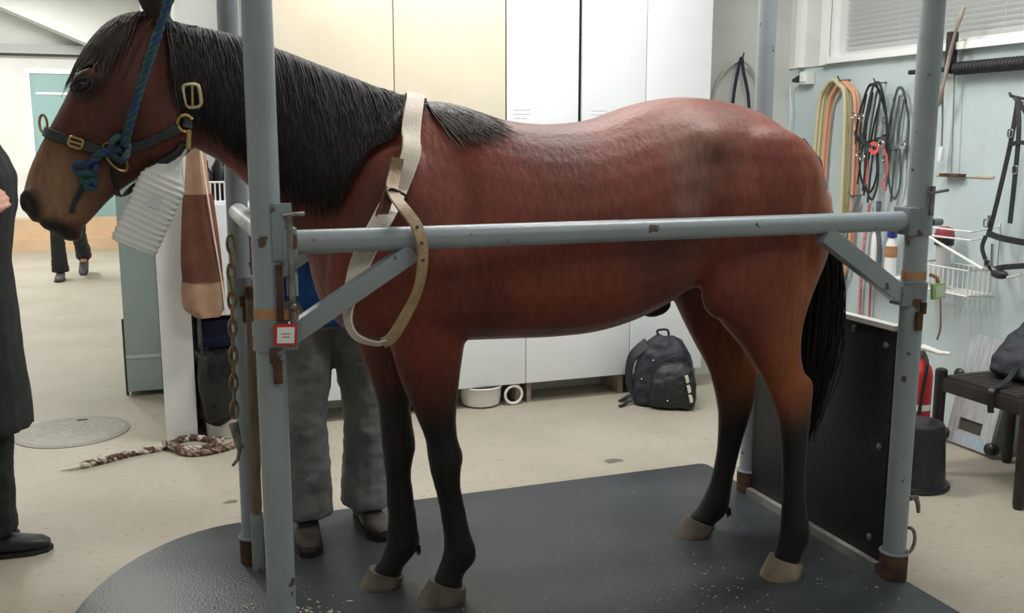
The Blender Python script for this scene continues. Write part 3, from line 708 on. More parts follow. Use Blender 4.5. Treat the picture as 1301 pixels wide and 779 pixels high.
def frame_buckle(mb, c, nrm, tx, w, h, r):
    nrm = Vector(nrm).normalized(); tx = Vector(tx); tx = (tx-nrm*tx.dot(nrm)).normalized(); ty = nrm.cross(tx); pts = []
    for k in range(24):
        a = 2*PI*k/24; ca, sa = math.cos(a), math.sin(a)
        pts.append(Vector(c)+tx*(w/2*math.copysign(abs(ca)**.5, ca))+ty*(h/2*math.copysign(abs(sa)**.5, sa)))
    mb.tube(pts, r, 7, loop=True)
hal = empty('halter', H(-.83, hv(-.83), 1.43), 'dark leather halter with brass fittings on the horse\'s head', 'halter')
m = MB(); head_loop(m, -.91, 1.462, (-.35, -1.0), .026, .004, umax=-.82); m.build('noseband', M['halter'], hal)
m = MB(); strap(m, [(-.825, 1.435), (-.798, 1.449), (-.728, 1.473), (-.661, 1.506)], .026, .004, .005); m.build('cheek_strap', M['halter'], hal)
m = MB(); strap(m, [(-.648, 1.505), (-.640, 1.535), (-.622, 1.585), (-.613, 1.635), (-.612, 1.68), (-.615, 1.73), (-.62, 1.765)], .028, .004, .012); m.build('crown_strap', M['halter'], hal)
m = MB(); P = [near(-.62, 1.765, .015)[0], H(-.622, -.055, 1.778), H(-.622, -.02, 1.776), H(-.62, .03, 1.74), H(-.615, .07, 1.62), H(-.64, .07, 1.53)]
sp = spline(P, 4); m.ribbon(sp, [(p-H(-.62, -.035, 1.60)) for p in sp], .028, .004); m.build('crown_strap', M['halter'], hal)
m = MB(); sp = spline([near(-.655, 1.47, .008)[0], near(-.69, 1.425, .012)[0], H(-.73, hv(-.73)-.06, 1.388), H(-.78, hv(-.78)-.03, 1.355), H(-.83, hv(-.83)-.03, 1.325), near(-.835, 1.385, .008)[0], near(-.828, 1.41, .008)[0]], 4)
m.ribbon(sp, [(p-H(-.76, -.05, 1.43)) for p in sp], .022, .004); m.build('jaw_strap', M['black_leather'], hal)
# brass: D ring at the noseband, small buckle, crown buckle, snap
c, nn = near(-.828, 1.43, .012); m = MB()
m.tube([c+(H(.026*math.cos(a)-.012*math.sin(a), 0, .036*math.sin(a)-.008*math.cos(a))-H(0, 0, 0)) for a in [2*PI*k/20 for k in range(20)]], .0042, 8, loop=True); m.build('ring', M['brass'], hal)
m.build('ring', M['brass'], hal)
c, nn = near(-.918, 1.466, .013); m = MB(); frame_buckle(m, c, nn, H(1, 0, -.3)-H(0, 0, 0), .036, .026, .004); m.cyl(c-(H(.016, 0, -.005)-H(0, 0, 0)), c+(H(.016, 0, -.005)-H(0, 0, 0)), .003, n=6); m.build('buckle', M['brass'], hal)
c, nn = near(-.622, 1.59, .024); m = MB(); frame_buckle(m, c, nn, H(1, 0, .1)-H(0, 0, 0), .044, .062, .0055); m.build('buckle', mat('pale_brass', rgb(222, 210, 172), .3, .9), hal)
m = MB(); m.cyl(c-(H(0, 0, .03)-H(0, 0, 0)), c+(H(.002, 0, .028)-H(0, 0, 0)), .004, n=8); m.build('buckle_tongue', M['brass'], hal)
c, nn = near(-.655, 1.515, .016); m = MB()
m.tube([c+(H(.020*math.cos(a), 0, .022*math.sin(a))-H(0, 0, 0)) for a in [PI*.15+1.5*PI*k/14 for k in range(15)]], .0048, 8); m.build('snap_hook', M['brass'], hal)
m = MB(); m.cyl(c+(H(.008, 0, -.018)-H(0, 0, 0)), c+(H(.004, -.005, -.068)-H(0, 0, 0)), .008, n=10); m.build('snap_body', M['brass'], hal)
c, nn = near(-1.000, 1.492, .01); m = MB(); c2 = H(-1.012, hv(-1)+.04, 1.515)
m.tube([c2+(H(.016*math.cos(a)*.6, 0, .024*math.sin(a))-H(0, 0, 0)) for a in [2*PI*k/14 for k in range(14)]], .0038, 6, loop=True); m.build('ring', M['brass'], hal)

# lead rope: tied to the top rail, runs down past the cheek, knotted through the ring
rp = empty('lead_rope', H(-.80, -.2, 1.47), 'teal and blue braided lead rope knotted to the halter ring', 'rope')
def braid(mb, pts, R, r, turns, strands=3, n=7):
    Ps = spline(pts, 10); L_ = [0]
    for i in range(1, len(Ps)): L_.append(L_[-1]+(Ps[i]-Ps[i-1]).length)
    for s in range(strands):
        path = []; pv = None
        for i, p in enumerate(Ps):
            t = (Ps[min(i+1, len(Ps)-1)]-Ps[max(i-1, 0)]).normalized()
            x = t.orthogonal().normalized() if pv is None else (pv-t*pv.dot(t)).normalized(); pv = x; y = t.cross(x)
            a = 2*PI*(turns*L_[i]+s/strands); path.append(p+x*(R*math.cos(a))+y*(R*math.sin(a)))
        mb.tube(path, r, n)
rA = near(-.802, 1.463, .022)[0]
m = MB(); braid(m, [(X0+.0, 2.70, 2.385), H(-.56, -.225, 2.10), H(-.632, -.222, 1.916), H(-.665, -.222, 1.828), H(-.722, -.215, 1.679), H(-.775, -.205, 1.535), rA], .0058, .0072, 14); m.build('rope_length', M['rope'], rp)
kc = near(-.815, 1.455, .026)[0]; m = MB()
m.tube([kc+(H(.020*math.cos(a), .012*math.sin(a*2), .030*math.sin(a))-H(0, 0, 0)) for a in [2*PI*k/16 for k in range(16)]], .0095, 8, loop=True); m.build('knot', mat('grey_teal_rope', rgb(64, 92, 96), .75, 0, rgb(40, 66, 78), 30, 2), rp)
m = MB(); P = [near(u, w, .018)[0] for u, w in ((-.812, 1.452), (-.85, 1.445), (-.885, 1.418))]
braid(m, P, .0058, .0072, 14); m.build('rope_end', M['rope'], rp)
m = MB(); kc = near(-.900, 1.398, .022)[0]
for j, (du, dw, rr) in enumerate(((.012, .006, .018), (-.012, .004, .020), (.004, -.022, .019), (.010, -.038, .015))):
    cc = kc+(H(du, -.004*j, dw)-H(0, 0, 0))
    m.tube([cc+(H(rr*.8*math.cos(a), .007*math.sin(2*a+j), rr*.7*math.sin(a))-H(0, 0, 0)) for a in [2*PI*k/12 for k in range(12)]], .008, 7, loop=True)
m.build('knot', M['rope'], rp)
m = MB(); P = [near(u, w, .008)[0] for u, w in ((-.905, 1.365), (-.918, 1.345), (-.935, 1.315), (-.948, 1.285))]
m.tube(spline(P, 4), [.009-.0004*k for k in range(13)], 8); m.build('rope_tail', mat('dark_teal_rope', rgb(34, 52, 62), .8), rp)

# white ribbed pouch hanging from the halter clip
pc = empty('ribbed_pouch', H(-.745, -.165, 1.165), 'white ribbed plastic pouch hanging below the horse\'s jaw', 'pouch')
ax = (H(-.105, 0, -.213)-H(0, 0, 0)).normalized(); sx = (H(.213, 0, -.105)-H(0, 0, 0)).normalized(); dp = H(0, 1, 0)-H(0, 0, 0)
top = H(-.690, -.155, 1.405); rows = []; NR_ = 64
for k in range(NR_+1):
    s = k/NR_; wl = .034+.026*sstep(0, .22, s); th = .012+.012*sstep(0, .3, s)-(.010 if k == NR_ else 0)
    rib = .0032*(.5+.5*math.cos(s*2*PI*15)) if .08 < s < .96 else 0
    ring = []
    for j in range(20):
        a = 2*PI*j/20; ca, sa = math.cos(a), math.sin(a)
        ring.append(top+ax*(.245*s+.0012*math.sin(5*ca+s*9))+sx*((wl+rib)*math.copysign(abs(ca)**.45, ca))+dp*((th+rib)*math.copysign(abs(sa)**.6, sa)))
    rows.append(ring)
MB().rings(rows).build('body', mat('white_ribbed_plastic', rgb(240, 241, 240), .5), pc)
m = MB(); m.tube([top+ax*.01, top-ax*.02+sx*.008, H(-.656, -.16, 1.448), H(-.652, -.165, 1.462)], [.016, .011, .012, .008], 8); m.build('neck', M['white_pl'], pc)
m = MB(); fc = top+ax*.105-dp*.0275; m.box(fc, (.03, .002, .034), RZ(TH)@RY(.42)); m.build('blue_mark', mat('pale_blue_mark', rgb(226, 232, 238), .5), pc, None)
m = MB(); m.tube([H(-.652, -.163, 1.462), H(-.668, -.165, 1.44), H(-.70, -.16, 1.42), H(-.73, -.15, 1.405)], .012, 8); m.build('strap', M['black_leather'], pc)

# white webbing neck strap looped round the near rail
ns = empty('neck_strap', (.60, 2.46, .95), 'white webbing strap with tan leather end hung round neck and rail', 'strap')
sp = []
for u, w in ((-.005, 1.575), (-.018, 1.53), (-.033, 1.48), (-.048, 1.43), (-.066, 1.38), (-.09, 1.33)): sp.append(near(u, w, .030)[0])
over = [H(.01, .12, 1.48), H(.005, .055, 1.575), H(.002, 0, 1.606), H(0, -.04, 1.598)]
low = [Vector((.575, 2.545, 1.285)), Vector((.535, 2.525, 1.225)), Vector((.497, 2.515, 1.155)), Vector((.466, 2.50, 1.07)), Vector((.457, 2.482, 1.01)),
       Vector((.475, 2.465, .972)), Vector((.520, 2.452, .955)), Vector((.548, 2.446, .960))]
path = spline(over+sp[1:]+low, 4); m = MB(); nr = []
cen = Vector((.56, 2.47, 1.05))
for i, p in enumerate(path):
    w_ = p.z
    if w_ > 1.30: loc, n_, ii, d = BV.find_nearest(p); nr.append(n_)
    else:
        t = sstep(1.30, 1.0, w_); side = Vector((0, -1, 0)); rad = (p-cen); rad.y = 0; rad.normalize()
        nr.append((side*(1-t*.75)+rad*(t*.75)).normalized() if p.x < .56 else (side*.55+rad*.45).normalized())
m.ribbon(path, nr, .054, .004); m.build('webbing', M['webbing'], ns)
lp = spline([(.535, 2.440, .957), (.560, 2.436, .972), (.595, 2.428, 1.03), (.622, 2.422, 1.085), (.636, 2.420, 1.14), (.640, 2.424, 1.20), (.628, 2.430, 1.255), (.605, 2.455, 1.295), (.596, 2.515, 1.322), (.600, 2.575, 1.35), (.622, 2.630, 1.385), (.632, 2.635, 1.425)], 4)
m = MB(); nr = []
for p in lp:
    rad = p-Vector((.56, 2.45, 1.12)); rad.y = 0; rad.normalize(); nr.append((Vector((0, -1, 0))*.75+rad*.5).normalized())
m.ribbon(lp, nr, [.036]*len(lp), .005); le = m.build('leather_end', M['tan_leather'], ns)
for k in (18, 21, 24):
    MB().lathe(lp[k]+Vector((0, -.006, 0)), [(.004, 0), (.004, .003), (.001, .004)], 8, (0, -1, 0)).build('hole_eyelet', M['cab_dark'], le)
kp = Vector((.605, 2.545, 1.325)); m = MB(); frame_buckle(m, kp, (0, -1, 0), (1, 0, -.5), .052, .03, .004); m.build('buckle', mat('dark_iron', rgb(46, 42, 38), .5, .6), ns)
m = MB(); m.ribbon([Vector((.552, 2.54, 1.262)), Vector((.572, 2.545, 1.30)), Vector((.592, 2.565, 1.345))], [(0, -1, 0)]*3, .032, .007); m.build('leather_keeper', M['brown_leather'], ns)

# ------------------------------------------------------------------ people
def wrinkle(me, amp, sc, zs=1.0):
    nn_ = [v.normal.copy() for v in me.vertices]
    for vi, v in enumerate(me.vertices):
        p = v.co.copy(); d = noise.noise(Vector((p.x*sc, p.y*sc, p.z*sc*zs)))+.5*noise.noise(Vector((p.x*sc*2.3, p.y*sc*2.3, p.z*sc*2.3*zs+7)))
        v.co = p+nn_[vi]*(amp*d)
def person(base, face, label, joints, mats, coat_len=.92, sleeve=True, voxel=.009, hgt=1.0, mid_z=.80):
    base = Vector(base); f = Vector((math.cos(face), math.sin(face), 0)); l = Vector((-f.y, f.x, 0)); Rf = RZ(face)
    P = lambda t: base+f*t[0]+l*t[1]+Vector((0, 0, t[2]*hgt))
    J = dict(pelvis=(0, 0, .96), waist=(0, 0, 1.10), chest=(.0, 0, 1.30), neck=(-.01, 0, 1.47), head=(.015, 0, 1.615),
             hipL=(0, .09, .93), hipR=(0, -.09, .93), kneeL=(.02, .10, .50), kneeR=(.02, -.10, .50), ankL=(-.02, .10, .085), ankR=(-.02, -.10, .085),
             shL=(-.01, .172, 1.385), shR=(-.01, -.172, 1.385), elL=(-.03, .25, 1.13), elR=(-.03, -.25, 1.13), wrL=(.06, .25, .90), wrR=(.06, -.25, .90), toeL=0, toeR=0)
    J.update(joints)
    root = empty('person', base, label, 'person')
    def trunk(mb, g=0.0, z0=.86, flare=0.0):
        rows = []
        for z, hx, hy, cx in ((z0, .115+flare, .165+flare, 0), (.95, .118, .172, 0), (1.05, .105, .152, 0), (1.15, .105, .150, .005), (1.25, .115, .165, .008), (1.35, .115, .182, .004), (1.405, .098, .182, -.005), (1.445, .080, .135, -.01), (1.49, .062, .068, -.012)):
            if z < z0: continue
            c = Vector((cx, 0, z)); lean = J['chest'][0]*max(0, (z-.95)/.35)
            rows.append([P((c.x+lean+(hx+g)*math.cos(a), J['chest'][1]*max(0, (z-.95)/.35)+(hy+g)*math.sin(a), z)) for a in [2*PI*k/20 for k in range(20)]])
        mb.rings(rows)
    def arm(mb, s, g=0.0, end=1.0):
        a, b, c = P(J['sh'+s]), P(J['el'+s]), P(J['wr'+s]); c = b.lerp(c, end)
        mb.tube([a, a.lerp(b, .5), b], [.056+g, .048+g, .042+g], 12); mb.tube([b, b.lerp(c, .35), c], [.043+g, .040+g, .028+g], 12); mb.ell(b, (.043+g,)*3, None, 10, 8); mb.ell(a, (.058+g,)*3, None, 10, 8)
    def legm(mb, s, g=0.0, end=1.0, cuff=0.0):
        a, b, c = P(J['hip'+s]), P(J['knee'+s]), P(J['ank'+s]); c = b.lerp(c, end)
        mb.tube([a, a.lerp(b, .35), b], [.088+g, .080+g, .055+g], 14); mb.tube([b, b.lerp(c, .3), c], [.056+g, .056+g, .040+g+cuff], 14); mb.ell(b, (.056+g,)*3, None, 10, 8)
    # body: one continuous skin surface
    bm_ = MB(); trunk(bm_)
    for s in 'LR': arm(bm_, s); legm(bm_, s)
    hd = P(J['head']); bm_.tube([P(J['neck'])-Vector((0, 0, .06)), P(J['neck']), hd-Vector((0, 0, .04))], [.075, .055, .054], 12)
    bm_.ell(hd+f*-.005+Vector((0, 0, .035)), (.095, .076, .088), Rf); bm_.ell(hd+f*.018+Vector((0, 0, -.03)), (.075, .064, .085), Rf)
    bm_.ell(hd+f*.055+Vector((0, 0, -.075)), (.035, .038, .035), Rf, 10, 8)
    bm_.tube([hd+f*.088+Vector((0, 0, .03)), hd+f*.108+Vector((0, 0, -.012)), hd+f*.094+Vector((0, 0, -.022))], [.009, .015, .012], 8)
    for s in (-1, 1): bm_.ell(hd+l*(s*.078)+Vector((0, 0, .0)), (.018, .010, .031), Rf, 10, 8)
    for s in 'LR':   # hands: palm and five fingers
        w = P(J['wr'+s]); e = P(J['el'+s]); d = (w-e).normalized(); sg = 1 if s == 'L' else -1
        pn = J.get('palm'+s); pn = (f*pn[0]+l*pn[1]+Vector((0, 0, pn[2]))) if pn else l*(-sg)
        pn = (pn-d*pn.dot(d)).normalized(); sd = d.cross(pn)*(-sg)     # towards the thumb
        if J.get('flip'+s): sd = -sd
        pl = w+d*.045
        bm_.rings([[w+d*t+sd*(hw*math.cos(a))+pn*(ht*math.sin(a)) for a in [2*PI*k/14 for k in range(14)]] for t, hw, ht in ((-.03, .027, .022), (.0, .028, .018), (.03, .040, .016), (.07, .042, .014), (.085, .036, .011))])
        for i, (o, ln) in enumerate(((.032, .072), (.0108, .080), (-.0108, .074), (-.032, .058))):
            q = w+d*.075+sd*o; pts = [q]; dd = d.copy()
            for k, fr in enumerate((.45, .32, .23)):
                dd = (dd+pn*J.get('curl', .35)).normalized(); q = q+dd*(ln*fr); pts.append(q)
            bm_.tube(pts, [.0088, .0080, .0076, .0066], 8)
        q = w+d*.015+sd*.025; t1 = q+(d*.6+sd*.75+pn*.25).normalized()*.04; t2 = t1+(d*.9+sd*.25+pn*.3).normalized()*.034
        bm_.tube([q, t1, t2], [.013, .0105, .008], 8)
    for s in 'LR':
        a = P(J['ank'+s]); bm_.ell(a+f*.05+Vector((0, 0, -.045)), (.10, .036, .03), Rf)
    me = remesh(bm_, voxel, 2, .4)
    for v in me.vertices: v.co -= base
    link('body', me, mats['skin'], root)
    for s in (-1, 1):
        MB().ell(hd+f*.078+l*(s*.031)+Vector((0, 0, .012)), (.012, .013, .011), Rf, 12, 8).build('eye', M['eye'], root)
    MB().tube([hd+f*.089+l*(k*.008)+Vector((0, 0, -.058))-f*(.0018*k*k*.5) for k in (-3, -2, -1, 0, 1, 2, 3)], [.002, .005, .006, .0065, .006, .005, .002], 8).build('mouth', mat('lips', rgb(160, 98, 88), .5), root)
    hr = MB(); hr.ell(hd+f*-.018+Vector((0, 0, .055)), (.098, .084, .082), Rf); hr.ell(hd+f*-.05+Vector((0, 0, .01)), (.062, .079, .075), Rf)
    me = remesh(hr, .01, 2); wrinkle(me, .003, 60)
    for v in me.vertices: v.co -= base
    link('hair', me, mats['hair'], root)
    # clothing
    jm = MB(); trunk(jm, mats.get('bulk', .022), coat_len, .03 if coat_len < .7 else .0)
    if coat_len < .7:
        rows = []
        for z, hx, hy in ((coat_len, .165, .20), (.70, .158, .20), (.95, .148, .196)): rows.append([P((.03*(1-z)+hx*math.cos(a), hy*math.sin(a), z)) for a in [2*PI*k/20 for k in range(20)]])
        jm.rings(rows)
    nk = J['neck']; jm.tube([P((nk[0], nk[1], 1.42)), P((nk[0], nk[1], 1.475)), P((nk[0]+.004, nk[1], 1.515))], [.088, .076, .070], 14)
    if not mats.get('sleeve'):
        for s in 'LR': arm(jm, s, .018, .97)
    me = remesh(jm, .011, 4); wrinkle(me, .006, 11, .6)
    for v in me.vertices: v.co -= base
    link('jacket' if coat_len < .7 else 'shirt', me, mats['top'], root)
    if mats.get('sleeve'):
        for s in 'LR':
            sm = MB(); arm(sm, s, .022, .97); me = remesh(sm, .011, 4); wrinkle(me, .005, 14)
            for v in me.vertices: v.co -= base
            link('sleeve', me, mats['sleeve'], root)
    tm = MB(); rows = []
    for z, hx, hy in ((.83, .115, .165), (.93, .128, .182), (1.04, .116, .165)): rows.append([P((hx*math.cos(a), hy*math.sin(a), z)) for a in [2*PI*k/20 for k in range(20)]])
    tm.rings(rows)
    for s in 'LR': legm(tm, s, mats.get('baggy', .02), .985, mats.get('cuff', .02))
    me = remesh(tm, .010, 3); wrinkle(me, .007, 10, 1.3); wrinkle(me, .003, 26, 1.6)
    for v in me.vertices: v.co -= base
    link('trousers', me, mats['legs'], root)
    for s in 'LR':
        a = P(J['ank'+s]); an = J['toe'+s]; ff = Rf@RZ(an)@Vector((1, 0, 0)); ll = Vector((-ff.y, ff.x, 0)); pt = J.get('pitch'+s, 0)
        zz = a.z-.085*hgt; rows = []
        for t, hw, ht in ((-.075, .026, .05), (-.06, .036, .085), (-.02, .040, .10), (.03, .040, .085), (.08, .044, .062), (.13, .047, .05), (.175, .040, .042), (.20, .022, .028)):
            ring = []
            for k in range(16):
                aa = 2*PI*k/16; y = hw*math.copysign(abs(math.cos(aa))**.7, math.cos(aa)); z = ht*.5+ht*.5*math.copysign(abs(math.sin(aa))**.6, math.sin(aa))
                ring.append(Vector((a.x, a.y, zz))+ff*(t+.0)+ll*y+Vector((0, 0, z-t*pt+.010)))
            rows.append(ring)
        so_ = MB().rings(rows).build('shoe', mats['shoe'], root)
        sr = [Vector((a.x, a.y, zz))+ff*t+ll*y+Vector((0, 0, -t*pt)) for t, y in ((-.08, 0), (-.07, .03), (0, .042), (.09, .048), (.15, .05), (.195, .032), (.21, 0), (.195, -.032), (.15, -.05), (.09, -.048), (0, -.042), (-.07, -.03))]
        MB().rings([[p for p in sr], [p+Vector((0, 0, .018)) for p in sr]]).build('sole', M['black_rub'], so_)
    return root
M['skin'] = mat('skin', rgb(206, 152, 130), .55, 0, rgb(196, 138, 118), 20, 3)
M['hair_b'] = mat('brown_hair', rgb(70, 52, 40), .6, 0, rgb(50, 38, 30), 60, 3)
M['black_cloth'] = mat('black_fabric', rgb(22, 24, 27), .85, 0, rgb(30, 32, 35), 12, 4, .4, .6, .2, 200)
M['grey_cloth'] = mat('grey_work_trousers', rgb(134, 135, 133), .85, 0, rgb(114, 116, 115), 9, 5, .4, .6, .2, 160)
M['blue_cloth'] = mat('blue_shirt', rgb(40, 92, 160), .85, 0, rgb(34, 80, 146), 9, 5)
M['red_cloth'] = mat('dark_red_sleeve', rgb(128, 26, 42), .85, 0, rgb(108, 20, 36), 9, 5)
M['shoe_black'] = mat('black_shoe', rgb(26, 27, 29), .5, 0, rgb(36, 37, 38), 20, 3)
M['shoe_brown'] = mat('worn_brown_boot', rgb(74, 66, 58), .7, 0, rgb(56, 50, 44), 20, 4, .4, .6, .3, 60)
person((-.645, 3.82, 0), 0.0, 'person in long black coat and black trousers at the left edge', dict(
    ankR=(.02, -.08, .085), ankL=(-.11, .10, .085), kneeR=(.05, -.09, .50), kneeL=(-.02, .10, .50), shR=(.02, -.178, 1.385), shL=(.02, .178, 1.385),
    elR=(-.02, -.25, 1.14), wrR=(.088, -.215, 1.222), elL=(-.05, .25, 1.14), wrL=(.02, .24, .92), palmR=(0, 1, -.15), palmL=(0, -1, 0), curl=.5, chest=(.03, 0, 1.3), neck=(.005, 0, 1.47), head=(.0, 0, 1.605)),
    dict(skin=M['skin'], hair=M['hair_b'], top=M['black_cloth'], legs=M['black_cloth'], shoe=M['shoe_black'], baggy=.03, cuff=.03, bulk=.05), .46, voxel=.0065)
person((.585, 3.52, GZ), -PI/2, 'person in grey trousers and blue shirt standing behind the horse', dict(
    ankR=(.02, -.115, .085), ankL=(-.03, .115, .085), kneeR=(.03, -.11, .50), kneeL=(.0, .115, .50), toeR=-.12, toeL=.15,
    elL=(.02, .24, 1.12), wrL=(.16, .17, 1.0), elR=(-.02, -.235, 1.15), wrR=(.03, -.235, .92)),
    dict(skin=M['skin'], hair=M['hair_b'], top=M['blue_cloth'], sleeve=M['red_cloth'], legs=M['grey_cloth'], shoe=M['shoe_brown'], baggy=.026, cuff=.034), .84, hgt=.955)
person((-.86, 11.35, 0), -PI/2-.05, 'distant person in black walking in the corridor behind the horse\'s muzzle', dict(
    ankR=(.16, -.09, .085), kneeR=(.14, -.10, .49), ankL=(-.34, .09, .21), kneeL=(.06, .10, .50), toeL=.0, pitchL=.6),
    dict(skin=M['skin'], hair=M['hair_b'], top=M['black_cloth'], legs=M['black_cloth'], shoe=mat('grey_shoe', rgb(84, 80, 78), .7), baggy=.015, cuff=.03), .92, voxel=.012, hgt=.94)

# ------------------------------------------------------------------ cabinets along the back wall
CY = 4.985
def door(parent, x0, x1, z0, z1, m, handle=True):
    d = MB().bb(x0+.0025, x1-.0025, CY, CY+.019, z0, z1, .0015).build('door', m, parent)
    return d
def base_cab(x0, x1, label):
    e = empty('base_cabinet', ((x0+x1)/2, CY+.14, 0), label, 'cabinet', 'white base cabinets')
    MB().bb(x0+.001, x1-.001, CY+.02, BY-.002, .122, .86).build('carcass', M['cab_white'], e, None)
    for k, xx in enumerate((x0+.02, x1-.045)):
        MB().bb(xx, xx+.025, CY+.035, BY-.004, 0, .122).build('leg_panel', M['chip'], e, None)
    d = door(e, x0, x1, .122, .86, M['cab_white'])
    MB().bb(x1-.14, x1-.04, CY-.012, CY, .80, .812).build('handle', M['steel_bare'], d, None)
base_cab(.63, 1.268, 'white base cabinet behind the grey trousered person')
base_cab(1.268, 1.904, 'white base cabinet standing over the white basin')
base_cab(1.904, 2.547, 'white base cabinet with the open gap below, left of the backpack')
base_cab(2.547, 3.03, 'white base cabinet behind the backpack')
MB().bb(.62, 3.03, CY-.01, BY-.002, .861, .895, .004).thing('worktop', M['cab_white'], 'white worktop lying across the base cabinets behind the horse', 'worktop')
def tall(x0, x1, seams, m, label, gap=None):
    e = empty('wall_cabinet', ((x0+x1)/2, CY+.14, .90), label, 'cabinet', 'tall cabinets on the back wall')
    MB().bb(x0+.002, x1-.002, CY+.02, BY-.002, .897, 2.62).build('carcass', M['cab_dark'], e, None)
    xs = [x0]+seams+[x1]
    for a, b in zip(xs[:-1], xs[1:]):
        d = door(e, a, b, .897, 2.62, m)
        MB().lathe((b-.05, CY, 1.02), [(.006, 0), (.006, .012), (.014, .018), (.012, .026), (.003, .028)], 14, (0, -1, 0)).build('knob', M['steel_bare'], d)
    return e
tall(.575, 1.786, [1.184], M['cab_beige'], 'tall beige double door cabinet behind the horse\'s neck')
c1 = tall(1.79, 2.208, [], M['cab_white'], 'narrow white tall cabinet next to the beige one')
c2 = tall(2.224, 3.031, [2.616], M['cab_white'], 'wide white double door cabinet above the horse\'s back')
pr = mat('faint_grey_print', rgb(224, 228, 230), .8)
for xx, c in ((1.88, c1), (2.33, c2)):
    for k in range(3):
        MB().bb(xx-.05, xx+.045-.02*(k == 2), CY-.0015, CY, 1.625-.022*k, 1.634-.022*k).build('faint_print', pr, c, None)

# white basin and a white hose ring under the cabinets
e = empty('enamel_basin', (1.665, 5.07, 0), 'white enamel basin pushed under the base cabinets', 'basin')
MB().lathe((1.665, 5.07, 0), [(.085, .001), (.105, .012), (.113, .05), (.116, .105), (.121, .112), (.119, .118), (.113, .112), (.108, .05), (.09, .016), (.02, .012)], 32).build('bowl', M['white_enamel'], e)
MB().tube([(1.665+.121*math.cos(2*PI*k/32), 5.07+.121*math.sin(2*PI*k/32), .113) for k in range(32)], .004, 6, loop=True).build('rim', M['white_pl'], e)
MB().tube([(1.835+.050*math.cos(a), 4.995, .059+.050*math.sin(a)) for a in [2*PI*k/20 for k in range(20)]], .008, 8, loop=True).thing('white_ring', M['white_pl'], 'white plastic ring leaning beside the basin', 'ring')

# backpack
bp_ = empty('backpack', (2.64, 4.72, 0), 'dark navy backpack with pale reflective strips on the floor by the cabinets', 'backpack')
def pack_rings(cx, cy, rows, rot, n=24, ex=.55):
    out = []
    for z, hx, hy, dx, dy in rows:
        ring = []
        for k in range(n):
            a = 2*PI*k/n; ca, sa = math.cos(a), math.sin(a)
            q = RZ(rot)@Vector((dx+hx*math.copysign(abs(ca)**ex, ca), dy+hy*math.copysign(abs(sa)**ex, sa), 0)); ring.append(Vector((cx+q.x, cy+q.y, z)))
        out.append(ring)
    return out
M['pack'] = mat('navy_nylon', rgb(34, 40, 50), .6, 0, rgb(26, 31, 40), 8, 5, .4, .6, .25, 120)
M['pack2'] = mat('black_green_nylon', rgb(26, 33, 34), .5, 0, rgb(20, 25, 27), 8, 5, .4, .6, .25, 120)
R0 = -.45
m = MB(); m.rings(pack_rings(2.64, 4.75, [(.002, .15, .10, 0, 0), (.02, .165, .115, 0, 0), (.10, .168, .12, 0, 0), (.20, .158, .112, .005, .005), (.29, .135, .095, .01, .01), (.35, .10, .07, .012, .012), (.385, .05, .035, .012, .012)], R0))
me = remesh(m, .008, 3); wrinkle(me, .010, 14)
for v in me.vertices: v.co -= Vector((2.64, 4.72, 0))
link('main_bag', me, M['pack'], bp_)
m = MB(); m.rings(pack_rings(2.64, 4.75, [(.012, .12, .05, .05, -.12), (.05, .13, .06, .05, -.12), (.15, .125, .058, .052, -.115), (.22, .105, .045, .055, -.10), (.26, .06, .02, .055, -.09)], R0))
me = remesh(m, .008, 3); wrinkle(me, .007, 16)
for v in me.vertices: v.co -= Vector((2.64, 4.72, 0))
link('front_pocket', me, M['pack2'], bp_)
m = MB(); q = lambda x, y, z: (lambda t: Vector((2.64+t.x, 4.75+t.y, z)))(RZ(R0)@Vector((x, y, 0)))
for k in range(3):
    m = MB(); z0_ = .205-.055*k
    a, b = q(.115+.012*k, -.176+.004*k, z0_), q(.125+.012*k, -.178, z0_-.04)
    m.ribbon([a, (a+b)/2+Vector((0, -.004, 0)), b], [Vector((.3, -1, .15))]*3, .022, .005); m.build('reflective_strip', mat('reflective_strip', rgb(214, 210, 196), .4), bp_)
MB().tube(spline([q(-.02, .02, .375), q(-.035, .03, .41), q(.02, .03, .415), q(.03, .02, .38)], 5), .007, 8).build('top_handle', M['black_pl'], bp_)
for s in (0, 1):
    m = MB(); P = spline([q(-.09, .08-.11*s, .34), q(-.17, .07-.11*s, .26), q(-.19, .06-.11*s, .15), q(-.165, .06-.11*s, .05), q(-.20, .03-.11*s, .015), q(-.24, -.02-.11*s, .006)], 5)
    m.ribbon(P, [Vector((-1, -.5, .2))]*len(P), [.045]*14+[.022]*(len(P)-14), .006); m.build('shoulder_strap', M['black_pl'], bp_)
MB().tube(spline([q(-.02, -.118, .26), q(.05, -.128, .30), q(.13, -.10, .27), q(.16, -.03, .18)], 5), .004, 6).build('zip', M['black_pl'], bp_)
for (x, y, z_) in ((-.06, -.135, .275), (.02, -.178, .06), (-.12, -.10, .16)):
    MB().ell(q(x, y, z_), (.006, .006, .005), None, 8, 6).build('zip_pull', M['chrome'], bp_)

